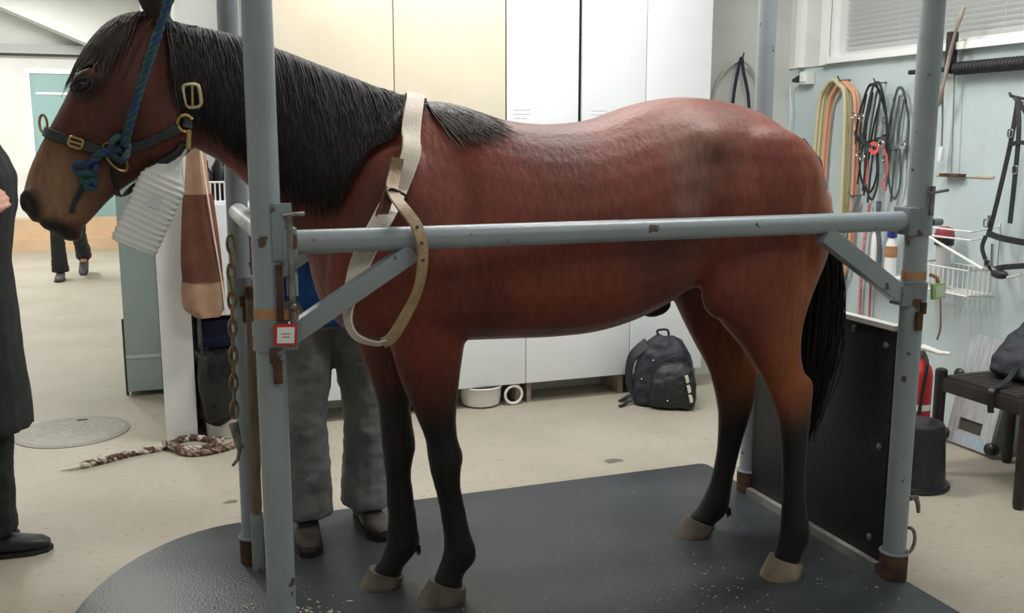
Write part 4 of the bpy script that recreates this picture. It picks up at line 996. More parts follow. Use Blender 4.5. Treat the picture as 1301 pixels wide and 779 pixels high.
# ------------------------------------------------------------------ alcove left of the cabinets
e = empty('small_cupboard', (.36, 5.14, 0), 'small white cupboard on legs behind the hanging leather apron', 'cupboard')
MB().bb(.16, .56, 5.03, BY-.002, .60, 1.16).build('carcass', M['cab_white'], e, None)
MB().bb(.165, .555, 5.012, 5.03, .605, 1.155, .002).build('door', M['cab_white'], e)
for xx in (.18, .54):
    for yy in (5.05, 5.24): MB().cyl((xx, yy, 0), (xx, yy, .60), .012, n=8).build('leg', M['steel_bare'], e)
def wire_basket(name, x0, x1, y0, y1, z0, z1, label, m, nx=8, ny=6, r=.0028, z0f=None):
    e = empty(name, ((x0+x1)/2, (y0+y1)/2, z0), label, 'basket')
    for zz in (z0+r, z1):
        MB().tube([(x0, y0, zz), (x1, y0, zz), (x1, y1, zz), (x0, y1, zz)], r*1.5, 6, loop=True).build('rim', m, e)
    k = MB()
    for i in range(nx+1):
        x = x0+(x1-x0)*i/nx
        k.tube([(x, y0, z1), (x, y0, z0+r), (x, y1, z0+r), (x, y1, z1)], r, 5)
    for i in range(1, ny):
        y = y0+(y1-y0)*i/ny
        k.tube([(x0, y, z1), (x0, y, z0+r), (x1, y, z0+r), (x1, y, z1)], r, 5)
    k = k.build('wire_mesh', m, e); k['kind'] = 'stuff'
    return e
wire_basket('wire_basket', .20, .40, 5.06, 5.24, 1.162, 1.262, 'small white wire basket on top of the white cupboard', M['white_pl'], 9, 5, .004)
for i, (x, y, h, r, c) in enumerate(((.25, 5.12, .20, .035, (40, 42, 44)), (.32, 5.16, .24, .04, (30, 30, 32)), (.365, 5.11, .16, .028, (56, 60, 52)))):
    MB().lathe((x, y, 1.167), [(r*.95, 0), (r, .01), (r, h*.68), (r*.45, h*.84), (r*.45, h), (r*.2, h+.002)], 18).thing('dark_bottle', mat('dark_bottle%d' % i, rgb(*c), .3),
        ['dark bottle at the left end of the small wire basket', 'tallest black bottle in the small wire basket', 'short olive bottle at the right of the small wire basket'][i], 'bottle', 'bottles in the small wire basket')
# bin with black liner
e = empty('waste_bin', (.275, 4.995-.02, 0), 'white waste bin with a black plastic liner beside the white wall end', 'bin')
MB().lathe((.275, 4.975, 0), [(.085, .002), (.09, .01), (.108, .36), (.112, .37), (.108, .365), (.09, .02)], 28).build('bin', M['white_pl'], e)
m = MB(); rows = []
for k in range(10):
    t = k/9; z_ = .435-.30*t; ring = []
    for j in range(36):
        a = 2*PI*j/36; r = .118+.016*math.sin(PI*min(1, t*1.3))+.006*math.sin(5*a+3*t)+.004*math.sin(11*a-4*t)
        zz = z_+(.05*math.sin(a+.6)*t+.012*math.sin(4*a) if k > 0 else .006*math.sin(3*a))
        ring.append(Vector((.275+r*math.cos(a), 4.975+r*math.sin(a), zz)))
    rows.append(ring)
rows = [[Vector((.275+(p.x-.275)*.9, 4.975+(p.y-4.975)*.9, p.z-.06)) for p in rows[0]]]+rows
m.rings(rows, cap=False); o = m.build('liner', mat('black_bin_liner', rgb(20, 22, 24), .22, 0, rgb(30, 33, 35), 14, 4, .4, .6, .35, 40), e)
sd = o.modifiers.new('thickness', 'SOLIDIFY'); sd.thickness = .003
MB().bb(.165, .40, 5.12, 5.255, 0, .56, .01).thing('navy_crate', mat('navy_plastic', rgb(24, 36, 70), .5), 'navy blue storage box behind the waste bin', 'box')

# leather apron hanging on the wall end
ap = empty('leather_apron', (.195, 4.86, .62), 'brown leather and tan suede apron hanging by the white wall end', 'apron')
def sheet(rows, th, y0, wav=.008):
    m = MB(); R_ = []
    P = spline([(a, b, z_) for a, b, z_ in rows], 4)
    for p in P:
        a, b, z_ = p.x, p.y, p.z; fr = []; bk = []
        for j in range(9):
            t = j/8; x = a+(b-a)*t; y = y0-.03*math.sin(PI*t)+wav*math.sin(9*t+4*z_); fr.append(Vector((x, y, z_))); bk.append(Vector((x, y+th, z_)))
        R_.append(fr+bk[::-1])
    m.rings(R_); return m
sheet([(.165, .24, 1.66), (.160, .245, 1.45), (.145, .25, 1.30), (.135, .262, 1.20)], .006, 4.865).build('upper_panel', M['suede'], ap)
sheet([(.130, .268, 1.215), (.115, .282, 1.05), (.105, .292, .90), (.108, .295, .80)], .008, 4.858).build('leather_panel', M['brown_leather'], ap)
sheet([(.104, .298, .815), (.100, .298, .74), (.108, .294, .67), (.16, .27, .625)], .007, 4.862).build('lower_panel', M['suede'], ap)
MB().tube(spline([(.205, 4.828, 1.62), (.222, 4.820, 1.40), (.252, 4.823, 1.10), (.285, 4.845, .80), (.296, 4.85, .64)], 5), .004, 6).build('cord', M['webbing'], ap)
MB().tube([(.115, 4.932, 1.72), (.13, 4.88, 1.715), (.20, 4.87, 1.70)], .005, 6).build('hanging_hook', M['steel_bare'], ap)
MB().tube(spline([(.175, 4.868, 1.65), (.20, 4.862, 1.705), (.23, 4.868, 1.65)], 5), .006, 6).build('neck_loop', M['brown_leather'], ap)
# blue-grey locker further back in the corridor
e = empty('blue_grey_locker', (-.104, 6.2, 0), 'blue grey metal locker against the corridor wall below the horse\'s jaw', 'locker')
MB().bb(-.20, -.008, 5.92, 6.6, .03, 1.95, .003).build('body', M['bluegrey'], e)
MB().bb(-.198, -.010, 5.905, 5.92, .25, 1.945, .002).build('door', M['bluegrey'], e); MB().bb(-.198, -.010, 5.905, 5.92, .032, .225, .002).build('plinth_panel', M['bluegrey'], e)
MB().bb(-.2, -.009, 5.90, 5.92, .226, .249).build('trim_strip', mat('pale_strip', rgb(196, 208, 210), .5), e, None)
MB().cyl((-.205, 5.96, 0), (-.205, 5.96, .45), .008, n=8).thing('dark_stick', M['cab_dark'], 'short dark stick standing beside the blue grey locker', 'stick')

# ------------------------------------------------------------------ back wall by the corner
e = empty('wall_hook', (3.37, BY, 1.90), 'metal wall hook on the pale back wall above the horse\'s rump', 'hook')
MB().lathe((3.37, BY-.001, 1.93), [(.014, 0), (.014, .006), (.003, .008)], 12, (0, -1, 0)).build('plate', M['steel_bare'], e)
MB().tube([(3.37, BY-.005, 1.93), (3.372, BY-.05, 1.925), (3.376, BY-.065, 1.945), (3.382, BY-.07, 1.985)], .005, 8).build('prong', M['steel_bare'], e)
P = spline([(3.20, BY-.03, 1.25), (3.195, BY-.03, 1.60), (3.225, BY-.03, 1.80), (3.30, BY-.045, 1.905), (3.375, BY-.05, 1.937), (3.45, BY-.045, 1.90), (3.51, BY-.03, 1.79), (3.535, BY-.03, 1.60), (3.53, BY-.03, 1.25)], 6)
MB().tube(P, .011, 8).thing('grey_hose', mat('pale_grey_hose', rgb(186, 188, 186), .5), 'pale grey hose arched over the hook on the back wall', 'hose')
P = spline([(3.325, BY-.045, 1.40), (3.33, BY-.05, 1.70), (3.355, BY-.058, 1.90), (3.372, BY-.062, 1.952), (3.388, BY-.058, 1.88), (3.44, BY-.05, 1.70), (3.46, BY-.045, 1.40)], 6)
MB().ribbon(P, [(0, -1, 0)]*len(P), .02, .006).thing('navy_strap', mat('navy_strap', rgb(34, 40, 58), .6), 'navy strap hanging in an inverted V from the back wall hook', 'strap')
e = empty('socket_box', (WX-.03, 5.06, 1.79), 'white socket box with a black plug near the corner of the blue wall', 'socket')
MB().box((WX-.03, 5.055, 1.835), (.055, .07, .075), None, .004).build('box', M['white_pl'], e); MB().box((WX-.06, 5.06, 1.835), (.01, .05, .05), None, .003).build('face_plate', M['frame'], e)
MB().tube([(WX-.055, 5.085, 1.832), (WX-.055, 5.12, 1.828), (WX-.055, 5.16, 1.823)], [.024, .020, .010], 12).build('plug', M['black_pl'], e)
MB().tube(spline([(WX-.055, 5.16, 1.823), (WX-.05, 5.19, 1.80), (WX-.045, 5.195, 1.72), (WX-.04, 5.185, 1.64), (WX-.04, 5.20, 1.40), (WX-.03, 5.20, .9)], 5), .004, 6).build('cable', M['white_pl'], e)

# ------------------------------------------------------------------ things hanging on the blue wall
def peg(y, z, what, ln=.09):
    return MB().tube([(WX, y, z), (WX-ln*.8, y, z-.004), (WX-ln, y, z+.02)], .005, 8).thing('wall_peg', M['steel_bare'], 'steel wall peg holding the '+what, 'peg', 'wall pegs')
def hose(name, col, y, z, hw, zb, turns, label, r=.011, seed=1):
    rd = random.Random(seed); pts = []
    for t in range(turns):
        o = rd.uniform(-.02, .02); x = WX-.03-.02*t; h1 = hw*rd.uniform(.85, 1.1); b = zb+rd.uniform(-.08, .08)
        pts += [(x, y-h1+o*.3, b+.12), (x, y-h1, (b+z)/2), (x, y-h1*.85, z-.12), (x-.005, y-h1*.4, z-.02), (x-.005, y, z+.005), (x-.005, y+h1*.45, z-.03), (x, y+h1*.9, z-.15), (x, y+h1*1.05, (b+z)/2), (x, y+h1, b+.12), (x-.008, y+h1*.5, b+.02), (x-.010, y-h1*.3, b)]
    P = spline(pts, 5)
    return MB().tube(P, r, 8).thing(name, mat(name+'_rubber', rgb(*col), .45), label, 'hose')
peg(4.70, 1.805, 'yellow and orange hoses')
hose('yellow_hose', (200, 194, 156), 4.76, 1.80, .125, .52, 3, 'pale yellow hose coil hanging on the blue wall', .012, 3)
hose('orange_hose', (218, 158, 128), 4.70, 1.785, .13, .60, 2, 'orange hose hanging inside the yellow hose coil', .010, 5)
# bridles
def bridle(name, y, z, wid, ln, label, seed, col, x=WX-.05, extras=()):
    rd = random.Random(seed); m_ = mat(name+'_leather%d' % seed, rgb(*col), .45, 0, tuple(min(1, c*1.6) for c in rgb(*col)[:3])+(1,), 25, 3)
    e = empty(name, (x, y, z-ln), label, 'bridle')
    def band(pts, w, nm):
        P = spline(pts, 6); MB().ribbon(P, [(-1, .15, 0)]*len(P), w, .004).build(nm, m_, e)
    xr = lambda: x+rd.uniform(-.02, .015)
    band([(xr(), y-wid, z-ln*.62), (x, y-wid*.85, z-ln*.3), (x-.005, y-wid*.35, z-.03), (x-.01, y, z), (x-.005, y+wid*.35, z-.03), (x, y+wid*.8, z-.3*ln), (xr(), y+wid, z-ln*.6)], .018, 'headpiece')
    band([(xr(), y-wid*.9, z-ln*.45), (x-.03, y-.2*wid, z-ln*.52), (x-.03, y+.4*wid, z-ln*.5), (xr(), y+wid*.95, z-ln*.42)], .024, 'noseband')
    band([(xr(), y-wid*.5, z-.06), (x-.02, y-wid*.3, z-ln*.4), (x-.02, y-wid*.1, z-ln*.75), (x-.01, y+.1*wid, z-ln)], .016, 'cheek_strap')
    band([(xr(), y+wid*.4, z-.05), (x-.02, y+wid*.45, z-ln*.4), (x-.02, y+wid*.3, z-ln*.8), (x-.01, y-.2*wid, z-ln*.97), (x-.01, y-.6*wid, z-ln*.8), (x-.02, y-.5*wid, z-ln*.5)], .014, 'rein')
    band([(xr(), y-wid*.1, z-.04), (x-.03, y+wid*.1, z-ln*.5), (x-.03, y+wid*.35, z-ln*.9)], .012, 'rein')
    for (dy, dz) in ((-wid*.9, -ln*.5), (wid*.8, -ln*.28), (.05, -ln*.62)):
        c = Vector((x-.035, y+dy, z+dz)); k = MB(); k.tube([c+Vector((0, .018*math.cos(a), .018*math.sin(a))) for a in [2*PI*j/14 for j in range(14)]], .0045, 6, loop=True); k.build('ring', M['chrome'], e)
    for pts, w, nm, mm in extras:
        P = spline(pts, 6); MB().ribbon(P, [(-1, .15, 0)]*len(P), w, .004).build(nm, mm, e)
    return e
peg(4.40, 1.775, 'cluster of bridles')
M['red_web'] = mat('coral_webbing', rgb(214, 92, 84), .7)
bridle('black_bridle', 4.44, 1.765, .135, .60, 'black leather bridle hanging leftmost on the blue wall by the yellow hose', 11, (28, 29, 31))
bridle('green_black_bridle', 4.36, 1.77, .10, .64, 'dark bridle with a coral red strap hanging on the blue wall', 12, (40, 46, 44), WX-.09,
       [([(WX-.12, 4.36, 1.42), (WX-.125, 4.31, 1.40), (WX-.12, 4.29, 1.43), (WX-.12, 4.33, 1.45), (WX-.12, 4.37, 1.43)], .022, 'coral_strap', M['red_web']),
        ([(WX-.11, 4.28, 1.46), (WX-.11, 4.235, 1.38), (WX-.105, 4.225, 1.30), (WX-.105, 4.26, 1.24), (WX-.105, 4.225, 1.21)], .012, 'coral_strap', M['red_web']),
        ([(WX-.11, 4.38, 1.36), (WX-.115, 4.375, 1.28), (WX-.11, 4.39, 1.22)], .014, 'coral_strap', M['red_web'])])
bridle('grey_bridle', 4.25, 1.74, .085, .60, 'grey bridle at the right of the bridle cluster on the blue wall', 13, (74, 80, 84), WX-.03)
# lead ropes low on the wall
def hang_rope(name, col, y, z0, z1, sway, label, r=.009, x=WX-.03, cat='rope'):
    P = spline([(x, y, z0), (x-.01, y+sway*.4, z0*.7+z1*.3), (x, y+sway, z0*.35+z1*.65), (x, y+sway*.7, z1)], 8)
    MB().tube(P, r, 8).thing(name, mat(name+'_fibre', rgb(*col), .8, 0, tuple(c*.7 for c in rgb(*col)[:3])+(1,), 60, 2), label, cat)
peg(4.55, 1.16, 'low hanging ropes')
hang_rope('ochre_rope', (196, 170, 120), 4.58, 1.15, .42, .10, 'ochre rope hanging low on the blue wall right of the hoses')
hang_rope('grey_rope', (136, 150, 158), 4.53, 1.15, .42, .14, 'grey rope hanging low on the blue wall beside the ochre rope', .010, WX-.05)
hang_rope('pink_rope', (212, 138, 142), 4.44, 1.12, .40, .03, 'thin pink rope hanging low on the blue wall')
hang_rope('rose_rope', (196, 120, 126), 4.36, 1.12, .42, .03, 'thin rose rope hanging nearest the rear post on the blue wall', .007)
hang_rope('slate_strap', (92, 104, 114), 4.33, 1.14, .72, -.03, 'slate strap hanging low on the blue wall above the white tube', .013, WX-.06, 'strap')
# little shelf with tube and bottle
MB().bb(WX-.13, WX, 4.08, 4.40, .735, .75, .002).thing('wall_shelf', M['cab_white'], 'small white wall shelf behind the rear near post', 'shelf')
e = empty('white_tube', (WX-.07, 4.33, .75), 'slim white tube standing on the small wall shelf', 'tube')
MB().lathe((WX-.07, 4.33, .75), [(.018, 0), (.02, .005), (.018, .20), (.012, .215)], 16).build('body', M['white_pl'], e); MB().lathe((WX-.07, 4.33, .965), [(.010, 0), (.010, .025), (.004, .03)], 12).build('cap', M['white_pl'], e)
e = empty('spray_bottle', (WX-.07, 4.20, .75), 'white bottle with a blue cap standing on the small wall shelf', 'bottle')
MB().lathe((WX-.07, 4.20, .75), [(.03, 0), (.032, .006), (.032, .16), (.02, .195), (.018, .205)], 20).build('body', M['white_pl'], e); MB().lathe((WX-.07, 4.20, .955), [(.024, 0), (.026, .004), (.024, .05), (.012, .056)], 18).build('cap', M['blue_pl'], e)
MB().lathe((WX-.07, 4.20, .85), [(.0328, 0), (.0328, .06)], 20).build('label_band', M['tape'], e)

# whips and tools, black corrugated tube on brackets
e = empty('corrugated_tube', (WX-.06, 3.2, 1.78), 'black corrugated tube fixed horizontally under the window', 'tube')
k = MB(); n_ = 150; k.rings([[Vector((WX-.055+(.029+.004*(i % 2))*math.cos(a), 3.86-i*.0105, 1.813+(.029+.004*(i % 2))*math.sin(a))) for a in [2*PI*j/14 for j in range(14)]] for i in range(n_)]); k.build('tube', M['black_rub'], e)
MB().cyl((WX-.055, 4.17, 1.813), (WX-.055, 3.86, 1.813), .012, n=12).build('rod', M['black_pl'], e)
for yy in (4.005, 3.893):
    MB().box((WX-.055, yy, 1.89), (.05, .03, .20), None, .006).build('bracket', M['black_pl'], e)
P = spline([(WX-.10, 3.787, 2.095), (WX-.105, 3.825, 1.98), (WX-.10, 3.865, 1.82), (WX-.10, 3.888, 1.709), (WX-.09, 3.915, 1.634)], 5)
e = empty('wooden_twitch', (WX-.09, 3.87, 1.62), 'worn wooden stick tool hung upright across the window sill', 'tool')
MB().tube(P, [.009, .011, .012, .011, .009, .008, .008, .009, .010, .010, .011, .010, .009, .008, .008, .010, .013, .014, .013, .010, .006], 10).build('shaft', mat('worn_wood_grey', rgb(140, 122, 112), .7, 0, rgb(176, 166, 156), 14, 4, stretch=(1, 1, .3)), e)
MB().tube([(WX-.08, 3.905, 1.70), (WX-.055, 3.917, 1.55), (WX-.05, 3.917, 1.44)], .005, 6).build('cord', mat('grey_cord', rgb(120, 124, 126), .8), e)
MB().box((WX-.05, 3.917, 1.40), (.02, .026, .07), RX(.12), .005).build('cord_end', M['white_pl'], e)
e = empty('tether_line', (WX-.05, 3.85, 1.30), 'thin grey cord hanging from the black bracket to a rusty bracket', 'cord')
MB().tube([(WX-.05, 3.868, 1.80), (WX-.048, 3.855, 1.55), (WX-.045, 3.845, 1.31)], .004, 6).build('cord', mat('grey_cord2', rgb(130, 136, 138), .8), e)
MB().box((WX-.025, 3.855, 1.297), (.05, .13, .016), None, .004).build('end_bracket', M['rust'], e)
MB().bb(WX-.006, WX, 3.62, 3.99, 1.290, 1.300).thing('rusty_strip', mat('rusty_strip', rgb(202, 172, 138), .8, 0, rgb(186, 200, 202), 14, 4, .45, .6), 'thin rust stained strip across the blue wall', 'strip')

# wire basket with bottle
wire_basket('wall_basket', WX-.17, WX-.012, 3.56, 3.94, .735, .86, 'white wire basket mounted on the blue wall behind the rear post', M['white_pl'], 6, 12)
e = empty('basket_holder', (WX-.09, 3.75, .95), 'white wire hoop holder above the wall basket', 'wire rack')
for zz in (1.045, 1.005): MB().tube([(WX-.002, 3.94, zz+.02), (WX-.17, 3.94, zz), (WX-.17, 3.56, zz), (WX-.002, 3.56, zz+.02)], .0045, 6).build('hoop', M['white_pl'], e)
for yy in (3.56, 3.94): MB().cyl((WX-.004, yy, .87), (WX-.004, yy, 1.08), .004, n=6).build('upright', M['white_pl'], e)
MB().cyl((WX-.20, 3.90, 1.035), (WX-.20, 3.45, .885), .007, n=8).thing('white_rod', M['white_pl'], 'white rod slanting in front of the wire basket', 'rod')
e = empty('red_capped_jar', (WX-.10, 3.80, .742), 'clear plastic bottle with a red lid standing in the wall basket', 'bottle')
MB().lathe((WX-.10, 3.80, .742), [(.030, 0), (.032, .006), (.036, .20), (.04, .215)], 20).build('body', mat('milky_plastic', rgb(206, 206, 204), .3), e)
MB().lathe((WX-.10, 3.80, .958), [(.046, 0), (.047, .02), (.046, .035)], 20).build('black_band', M['black_pl'], e)
MB().lathe((WX-.10, 3.80, .994), [(.047, 0), (.048, .01), (.040, .045), (.015, .055)], 20).build('lid', mat('dull_red', rgb(158, 62, 70), .45), e)
MB().tube(spline([(WX-.18, 3.72, .745), (WX-.182, 3.705, .65), (WX-.18, 3.70, .56), (WX-.18, 3.715, .50)], 5), .005, 6).thing('brown_cord', mat('brown_cord', rgb(122, 96, 84), .8), 'short brown cord dangling below the wall basket', 'cord')

# bridle at the right edge
peg(3.42, 1.64, 'bridle at the right edge', .14)
bx_ = WX-.13
rb = empty('show_bridle', (bx_, 3.36, .85), 'black bridle with metal bit hanging from a peg at the right edge', 'bridle')
for nm, pts, w in (('headpiece', [(bx_, 3.50, 1.03), (bx_, 3.465, 1.20), (bx_, 3.425, 1.42), (bx_, 3.405, 1.58), (bx_, 3.40, 1.65)], .022),
                   ('headpiece', [(bx_, 3.40, 1.65), (bx_-.01, 3.37, 1.50), (bx_-.01, 3.37, 1.30), (bx_-.01, 3.375, 1.10)], .022),
                   ('browband', [(bx_, 3.425, 1.45), (bx_-.02, 3.34, 1.46), (bx_, 3.24, 1.44)], .02), ('noseband', [(bx_-.01, 3.50, 1.045), (bx_-.02, 3.40, 1.03), (bx_-.01, 3.26, 1.02)], .03),
                   ('cheek_strap', [(bx_, 3.515, 1.03), (bx_, 3.53, .97), (bx_, 3.49, .90), (bx_-.01, 3.45, .875)], .02), ('chin_strap', [(bx_-.01, 3.45, .88), (bx_-.02, 3.38, .90), (bx_-.01, 3.27, .92)], .026),
                   ('cheek_strap', [(bx_, 3.40, 1.65), (bx_, 3.30, 1.5), (bx_, 3.26, 1.2), (bx_, 3.25, .95)], .02)):
    P = spline(pts, 6); MB().ribbon(P, [(-1, -.2, 0)]*len(P), w, .005).build(nm, M['black_leather'], rb)
MB().tube(spline([(bx_-.02, 3.455, 1.0), (bx_-.02, 3.45, .93), (bx_-.02, 3.44, .89), (bx_-.02, 3.40, .865), (bx_-.02, 3.34, .86), (bx_-.02, 3.28, .88)], 5), .007, 8).build('bit', M['chrome'], rb)
k = MB(); k.ell((bx_-.02, 3.40, .865), (.02, .05, .022), None, 12, 8); k.build('curb', M['black_leather'], rb)
for c in ((bx_-.012, 3.51, 1.09), (bx_-.012, 3.485, .905), (bx_-.012, 3.415, 1.50), (bx_-.014, 3.37, 1.34)):
    k = MB(); frame_buckle(k, c, (-1, 0, 0), (0, 1, 0), .026, .034, .004); k.build('buckle', M['steel_bare'], rb)
MB().box((bx_+.02, 3.52, 1.10), (.012, .02, .05), None, .003).build('keeper', M['steel_bare'], rb)
MB().tube([(WX-.02, 3.47, 1.655), (WX-.13, 3.44, 1.665), (WX-.16, 3.42, 1.675)], .007, 8).build('stay', M['black_pl'], rb)

# fire extinguisher
ex = empty('fire_extinguisher', (3.50, 3.715, 0), 'red fire extinguisher standing against the blue wall behind the bucket', 'fire extinguisher')
MB().lathe((3.50, 3.715, 0), [(.052, 0), (.058, .01), (.058, .33), (.05, .37), (.025, .40), (.022, .415)], 24).build('cylinder', M['red'], ex)
MB().lathe((3.50, 3.715, .40), [(.02, 0), (.022, .02), (.016, .05)], 14).build('valve', M['steel_bare'], ex)
MB().tube([(3.48, 3.745, .455), (3.50, 3.705, .47), (3.53, 3.635, .455), (3.55, 3.585, .46)], [.012, .016, .012, .008], 8).build('handle', M['white_pl'], ex)
MB().tube(spline([(3.49, 3.685, .44), (3.46, 3.635, .40), (3.45, 3.645, .25), (3.46, 3.665, .12)], 5), .009, 8).build('hose', M['black_rub'], ex)
MB().lathe((3.50, 3.715, .16), [(.0586, 0), (.0586, .03)], 24).build('label_band', M['paper'], ex)
# upturned bucket
bk = empty('upturned_bucket', (3.02, 3.21, 0), 'black bucket turned upside down beside the near rear post', 'bucket')
MB().lathe((3.02, 3.21, 0), [(.142, .001), (.146, .004), (.146, .02), (.134, .024), (.118, .268), (.112, .28), (.104, .276), (.098, .280), (.02, .281)], 36).build('body', M['black_pl'], bk)
MB().tube([(3.02+.1465*math.cos(2*PI*k/36), 3.21+.1465*math.sin(2*PI*k/36), .012) for k in range(36)], .005, 6, loop=True).build('rim', M['black_pl'], bk)
MB().tube(spline([(3.02+.15*math.cos(a), 3.21+.15*math.sin(a), .012) for a in [-.9+k*.36 for k in range(9)]], 3), .004, 6).build('bail', M['steel_bare'], bk)
# aluminium board leaning on the wall
al = empty('aluminium_board', (3.62, 3.52, 0), 'aluminium board with handle slot and black knobs leaning on the wall behind the stool', 'board')
tl_ = math.atan2(.115, .52); RB = RY(tl_); org = Vector((3.615, 3.50, .012))
def bpt(y, s, t=0): return org+Vector((s*math.sin(tl_)-t*math.cos(tl_), y, s*math.cos(tl_)+t*math.sin(tl_)))
M['alu'] = mat('brushed_aluminium', rgb(196, 200, 202), .4, .35, rgb(176, 180, 184), 10, 3, stretch=(1, 8, 1))
k = MB()
k.box(bpt(0, .035), (.022, .27, .07), RB); k.box(bpt(0, .335), (.022, .27, .41), RB); k.box(bpt(.105, .10), (.022, .06, .06), RB); k.box(bpt(-.10, .10), (.022, .07, .06), RB); k.build('plate', M['alu'], al, None)
MB().box(bpt(.005, .10, -.004), (.006, .14, .06), RB).build('handle_slot', M['cab_dark'], al, None)
for (yy, s) in ((.14, .03), (-.14, .03), (.14, .33), (-.14, .33)):
    MB().lathe(bpt(yy, s, .012), [(.026, -.03), (.028, -.02), (.028, .012), (.018, .02), (.002, .021)], 16, RB@Vector((-1, 0, 0))).build('knob', M['black_pl'], al)
for j, yy in enumerate((.07, .02, -.03, -.075)):
    MB().box(bpt(yy, .034, .0115), (.001, .03, .045), RB).build('printed_mark', mat('bluish_print%d' % j, rgb(170-8*j, 180, 200), .5), al, None)
# stool with woven seat
sx0, sx1, sy0, sy1, sz = 3.215, 3.64, 2.83, 3.29, .455
sk = empty('stool', ((sx0+sx1)/2, (sy0+sy1)/2, 0), 'low black wooden stool with woven seat at the right edge', 'stool')
M['black_wood'] = mat('black_stained_wood', rgb(30, 26, 25), .45, 0, rgb(42, 36, 33), 12, 4)
for x in (sx0, sx1):
    for y in (sy0, sy1):
        MB().lathe((x, y, 0), [(.019, 0), (.023, .02), (.025, .36), (.026, sz+.012), (.024, sz+.022), (.012, sz+.028)], 16).build('leg', M['black_wood'], sk)
for a, b in (((sx0, sy0), (sx0, sy1)), ((sx1, sy0), (sx1, sy1)), ((sx0, sy0), (sx1, sy0)), ((sx0, sy1), (sx1, sy1))):
    c = ((a[0]+b[0])/2, (a[1]+b[1])/2, sz-.04); s_ = (.026, sy1-sy0, .06) if a[0] == b[0] else (sx1-sx0, .026, .06)
    MB().box(c, s_, None, .004).build('apron_rail', M['black_wood'], sk)
M['weave'] = mat('dark_woven_cord', rgb(62, 56, 54), .75, 0, rgb(46, 42, 40), 40, 3)
k = 0; y = sy0+.03
cs = MB().tube([(sx0+.005, y, sz-.008), ((sx0+sx1)/2, y, sz-.012), (sx1-.005, y, sz-.008)], .0088, 6).build('seat_cord', M['weave'], sk)
while y < sy1-.045:
    y += .0165; k += 1; c = cs.copy(); COL.objects.link(c); c.parent = sk; c.location = (0, k*.0165, (.003 if k % 2 else 0))
MB().bb(sx0+.01, sx1-.01, sy0+.02, sy1-.02, sz-.03, sz-.02).build('seat_base', M['weave'], sk, None)
bg_ = empty('black_bag', (3.50, 3.10, sz+.005), 'black bag lying on the woven stool at the right edge', 'bag')
k = MB(); k.rings(pack_rings(3.52, 3.10, [(sz+.008, .13, .12, 0, 0), (sz+.03, .16, .14, 0, 0), (sz+.10, .155, .13, .02, 0), (sz+.18, .12, .10, .05, 0), (sz+.25, .06, .05, .07, 0)], .2))
me = remesh(k, .01, 3); wrinkle(me, .014, 12)
for v in me.vertices: v.co -= Vector((3.50, 3.10, sz+.005))
link('body', me, M['pack'], bg_)
P = spline([(3.40, 3.06, sz+.07), (3.31, 3.02, sz+.03), (3.245, 3.00, sz+.012), (3.195, 2.99, sz+.005), (3.185, 2.985, sz-.03), (3.187, 2.98, sz-.09)], 5)
MB().ribbon(P, [Vector((-.5, -.2, 1))]*len(P), .026, .005).build('strap', M['black_pl'], bg_)

# ------------------------------------------------------------------ on the floor
e = empty('drain_cover', (-.455, 5.28, 0), 'round steel drain cover set in the floor near the black coat', 'drain cover')
MB().lathe((-.455, 5.28, 0), [(.275, .0005), (.275, .004), (.262, .006), (.25, .006)], 40).build('rim', mat('drain_rim', rgb(150, 147, 135), .6), e)
MB().lathe((-.455, 5.28, .001), [(.25, 0), (.25, .006), (.02, .0062)], 40).build('plate', mat('drain_plate', rgb(168, 166, 155), .6, 0, rgb(154, 152, 142), 30, 4, .4, .6, .6, 60), e)
MB().box((-.42, 5.47, .008), (.05, .02, .003)).build('lift_slot', M['cab_dark'], e, None)
# braided rope
fr = empty('braided_rope', (0, 4.7, 0), 'brown and white braided rope lying on the floor by the white wall end', 'rope')
k = MB(); braid(k, [(-.36, 4.665, .014), (-.28, 4.70, .014), (-.18, 4.76, .014), (-.08, 4.79, .014), (.0, 4.83, .014), (.05, 4.90, .016), (.13, 4.915, .014), (.21, 4.84, .014), (.24, 4.79, .03), (.17, 4.73, .014), (.06, 4.74, .02), (-.02, 4.82, .028)], .0085, .010, 11); k.build('first_coil', M['rope_brown'], fr)
k = MB(); braid(k, [(-.01, 4.84, .02), (.03, 4.76, .030), (.08, 4.68, .014), (.16, 4.66, .014), (.26, 4.70, .014), (.34, 4.78, .014), (.42, 4.80, .014)], .0085, .010, 11); k.build('second_coil', mat('brown_rope', rgb(96, 70, 60), .85, 0, rgb(150, 130, 118), 30, 2, .5, .56, .5, 120), fr)
MB().ell((-.365, 4.662, .015), (.022, .02, .015), None, 12, 8).build('end_knot', M['rope_brown'], fr)
MB().tube([(-.38, 4.655, .012), (-.42, 4.645, .008), (-.46, 4.65, .006)], [.010, .006, .003], 6).build('frayed_end', M['webbing'], fr)
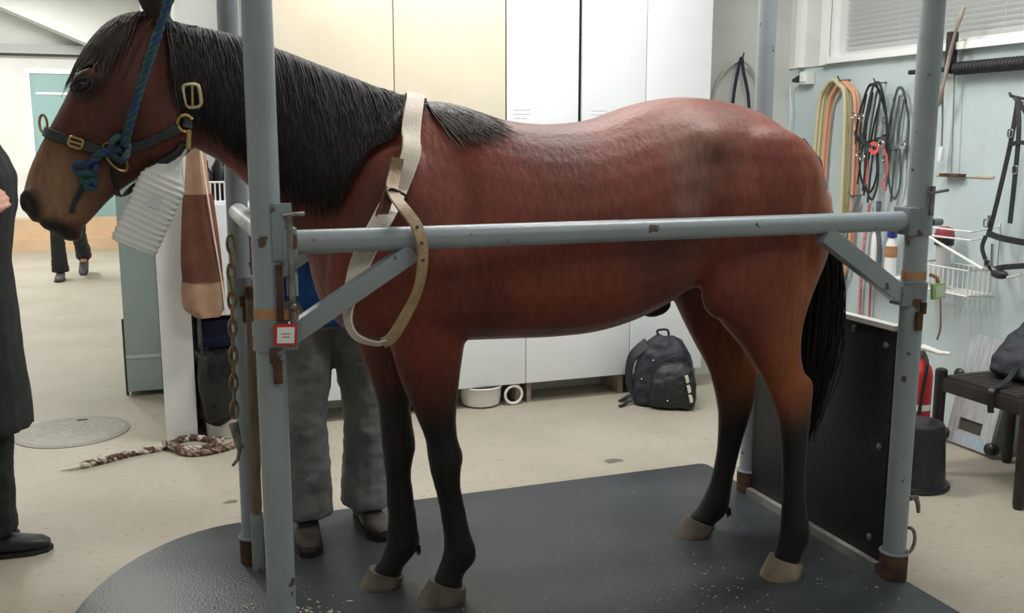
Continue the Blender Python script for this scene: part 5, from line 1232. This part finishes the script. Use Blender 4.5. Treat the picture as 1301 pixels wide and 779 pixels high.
# wood shavings and flecks
fk = MB(); rd = random.Random(4)
def flake(x, y, z, s):
    a = rd.uniform(0, PI); t = rd.uniform(-.3, .3); c, sn = math.cos(a)*s, math.sin(a)*s; h = s*rd.uniform(.25, .6)
    b = [Vector((x-c, y-sn, z)), Vector((x+sn*.35, y-c*.35, z+.0005)), Vector((x+c, y+sn, z)), Vector((x-sn*.35, y+c*.35, z+.0005))]
    fk.add(b+[p+Vector((0, 0, h*.4+.001)) for p in b], [(0, 1, 2, 3), (7, 6, 5, 4), (0, 4, 5, 1), (1, 5, 6, 2), (2, 6, 7, 3), (3, 7, 4, 0)])
for i in range(330): flake(rd.gauss(.27, .10), rd.gauss(2.82, .09), GZ, rd.uniform(.003, .012))
for i in range(130): flake(rd.uniform(.3, 2.2), rd.uniform(2.3, 2.75), GZ, rd.uniform(.002, .0055))
for i in range(70): flake(rd.gauss(1.55, .22), rd.gauss(2.58, .10), GZ, rd.uniform(.002, .006))
for i in range(60): flake(rd.uniform(.2, 2.2), rd.uniform(2.8, 3.6), GZ, rd.uniform(.002, .004))
fo = fk.thing('wood_shavings', mat('pale_shavings', rgb(196, 190, 178), .8), 'pale wood shavings scattered on the rubber mat', 'shavings', base=(1, 2.8, GZ)); fo['kind'] = 'stuff'
fk = MB()
for i in range(60): flake(rd.uniform(-.9, 2.8), rd.uniform(3.75, 4.8), .0005, rd.uniform(.0025, .006))
for i in range(24): flake(rd.gauss(-.30, .06), rd.gauss(4.80, .04), .0005, rd.uniform(.004, .011))
fo = fk.thing('paper_scraps', M['paper'], 'tiny white scraps scattered on the beige floor', 'scraps', base=(1, 4.2, 0)); fo['kind'] = 'stuff'
for nm_, x, y, s_, lb in (('dark_stain', 1.94, 3.93, .055, 'small dark stain on the floor left of the backpack'), ('dry_leaf', .23, 4.0, .035, 'small dark leaf on the floor beside the wooden pole')):
    k = MB(); n_ = 14; r_ = [s_*(.6+.5*rd.random()) for _ in range(n_)]
    k.add([(x+r_[i]*math.cos(2*PI*i/n_), y+.6*r_[i]*math.sin(2*PI*i/n_), .0008+.0006*(i % 2)) for i in range(n_)]+[(x, y, .002)], [(i, (i+1) % n_, n_) for i in range(n_)]+[tuple(range(n_-1, -1, -1))])
    k.thing(nm_, mat(nm_+'_brown', rgb(112, 102, 92), .7), lb, 'stain' if 'stain' in nm_ else 'leaf')
for o in bpy.data.objects:
    if '_o' in o.keys(): del o['_o']
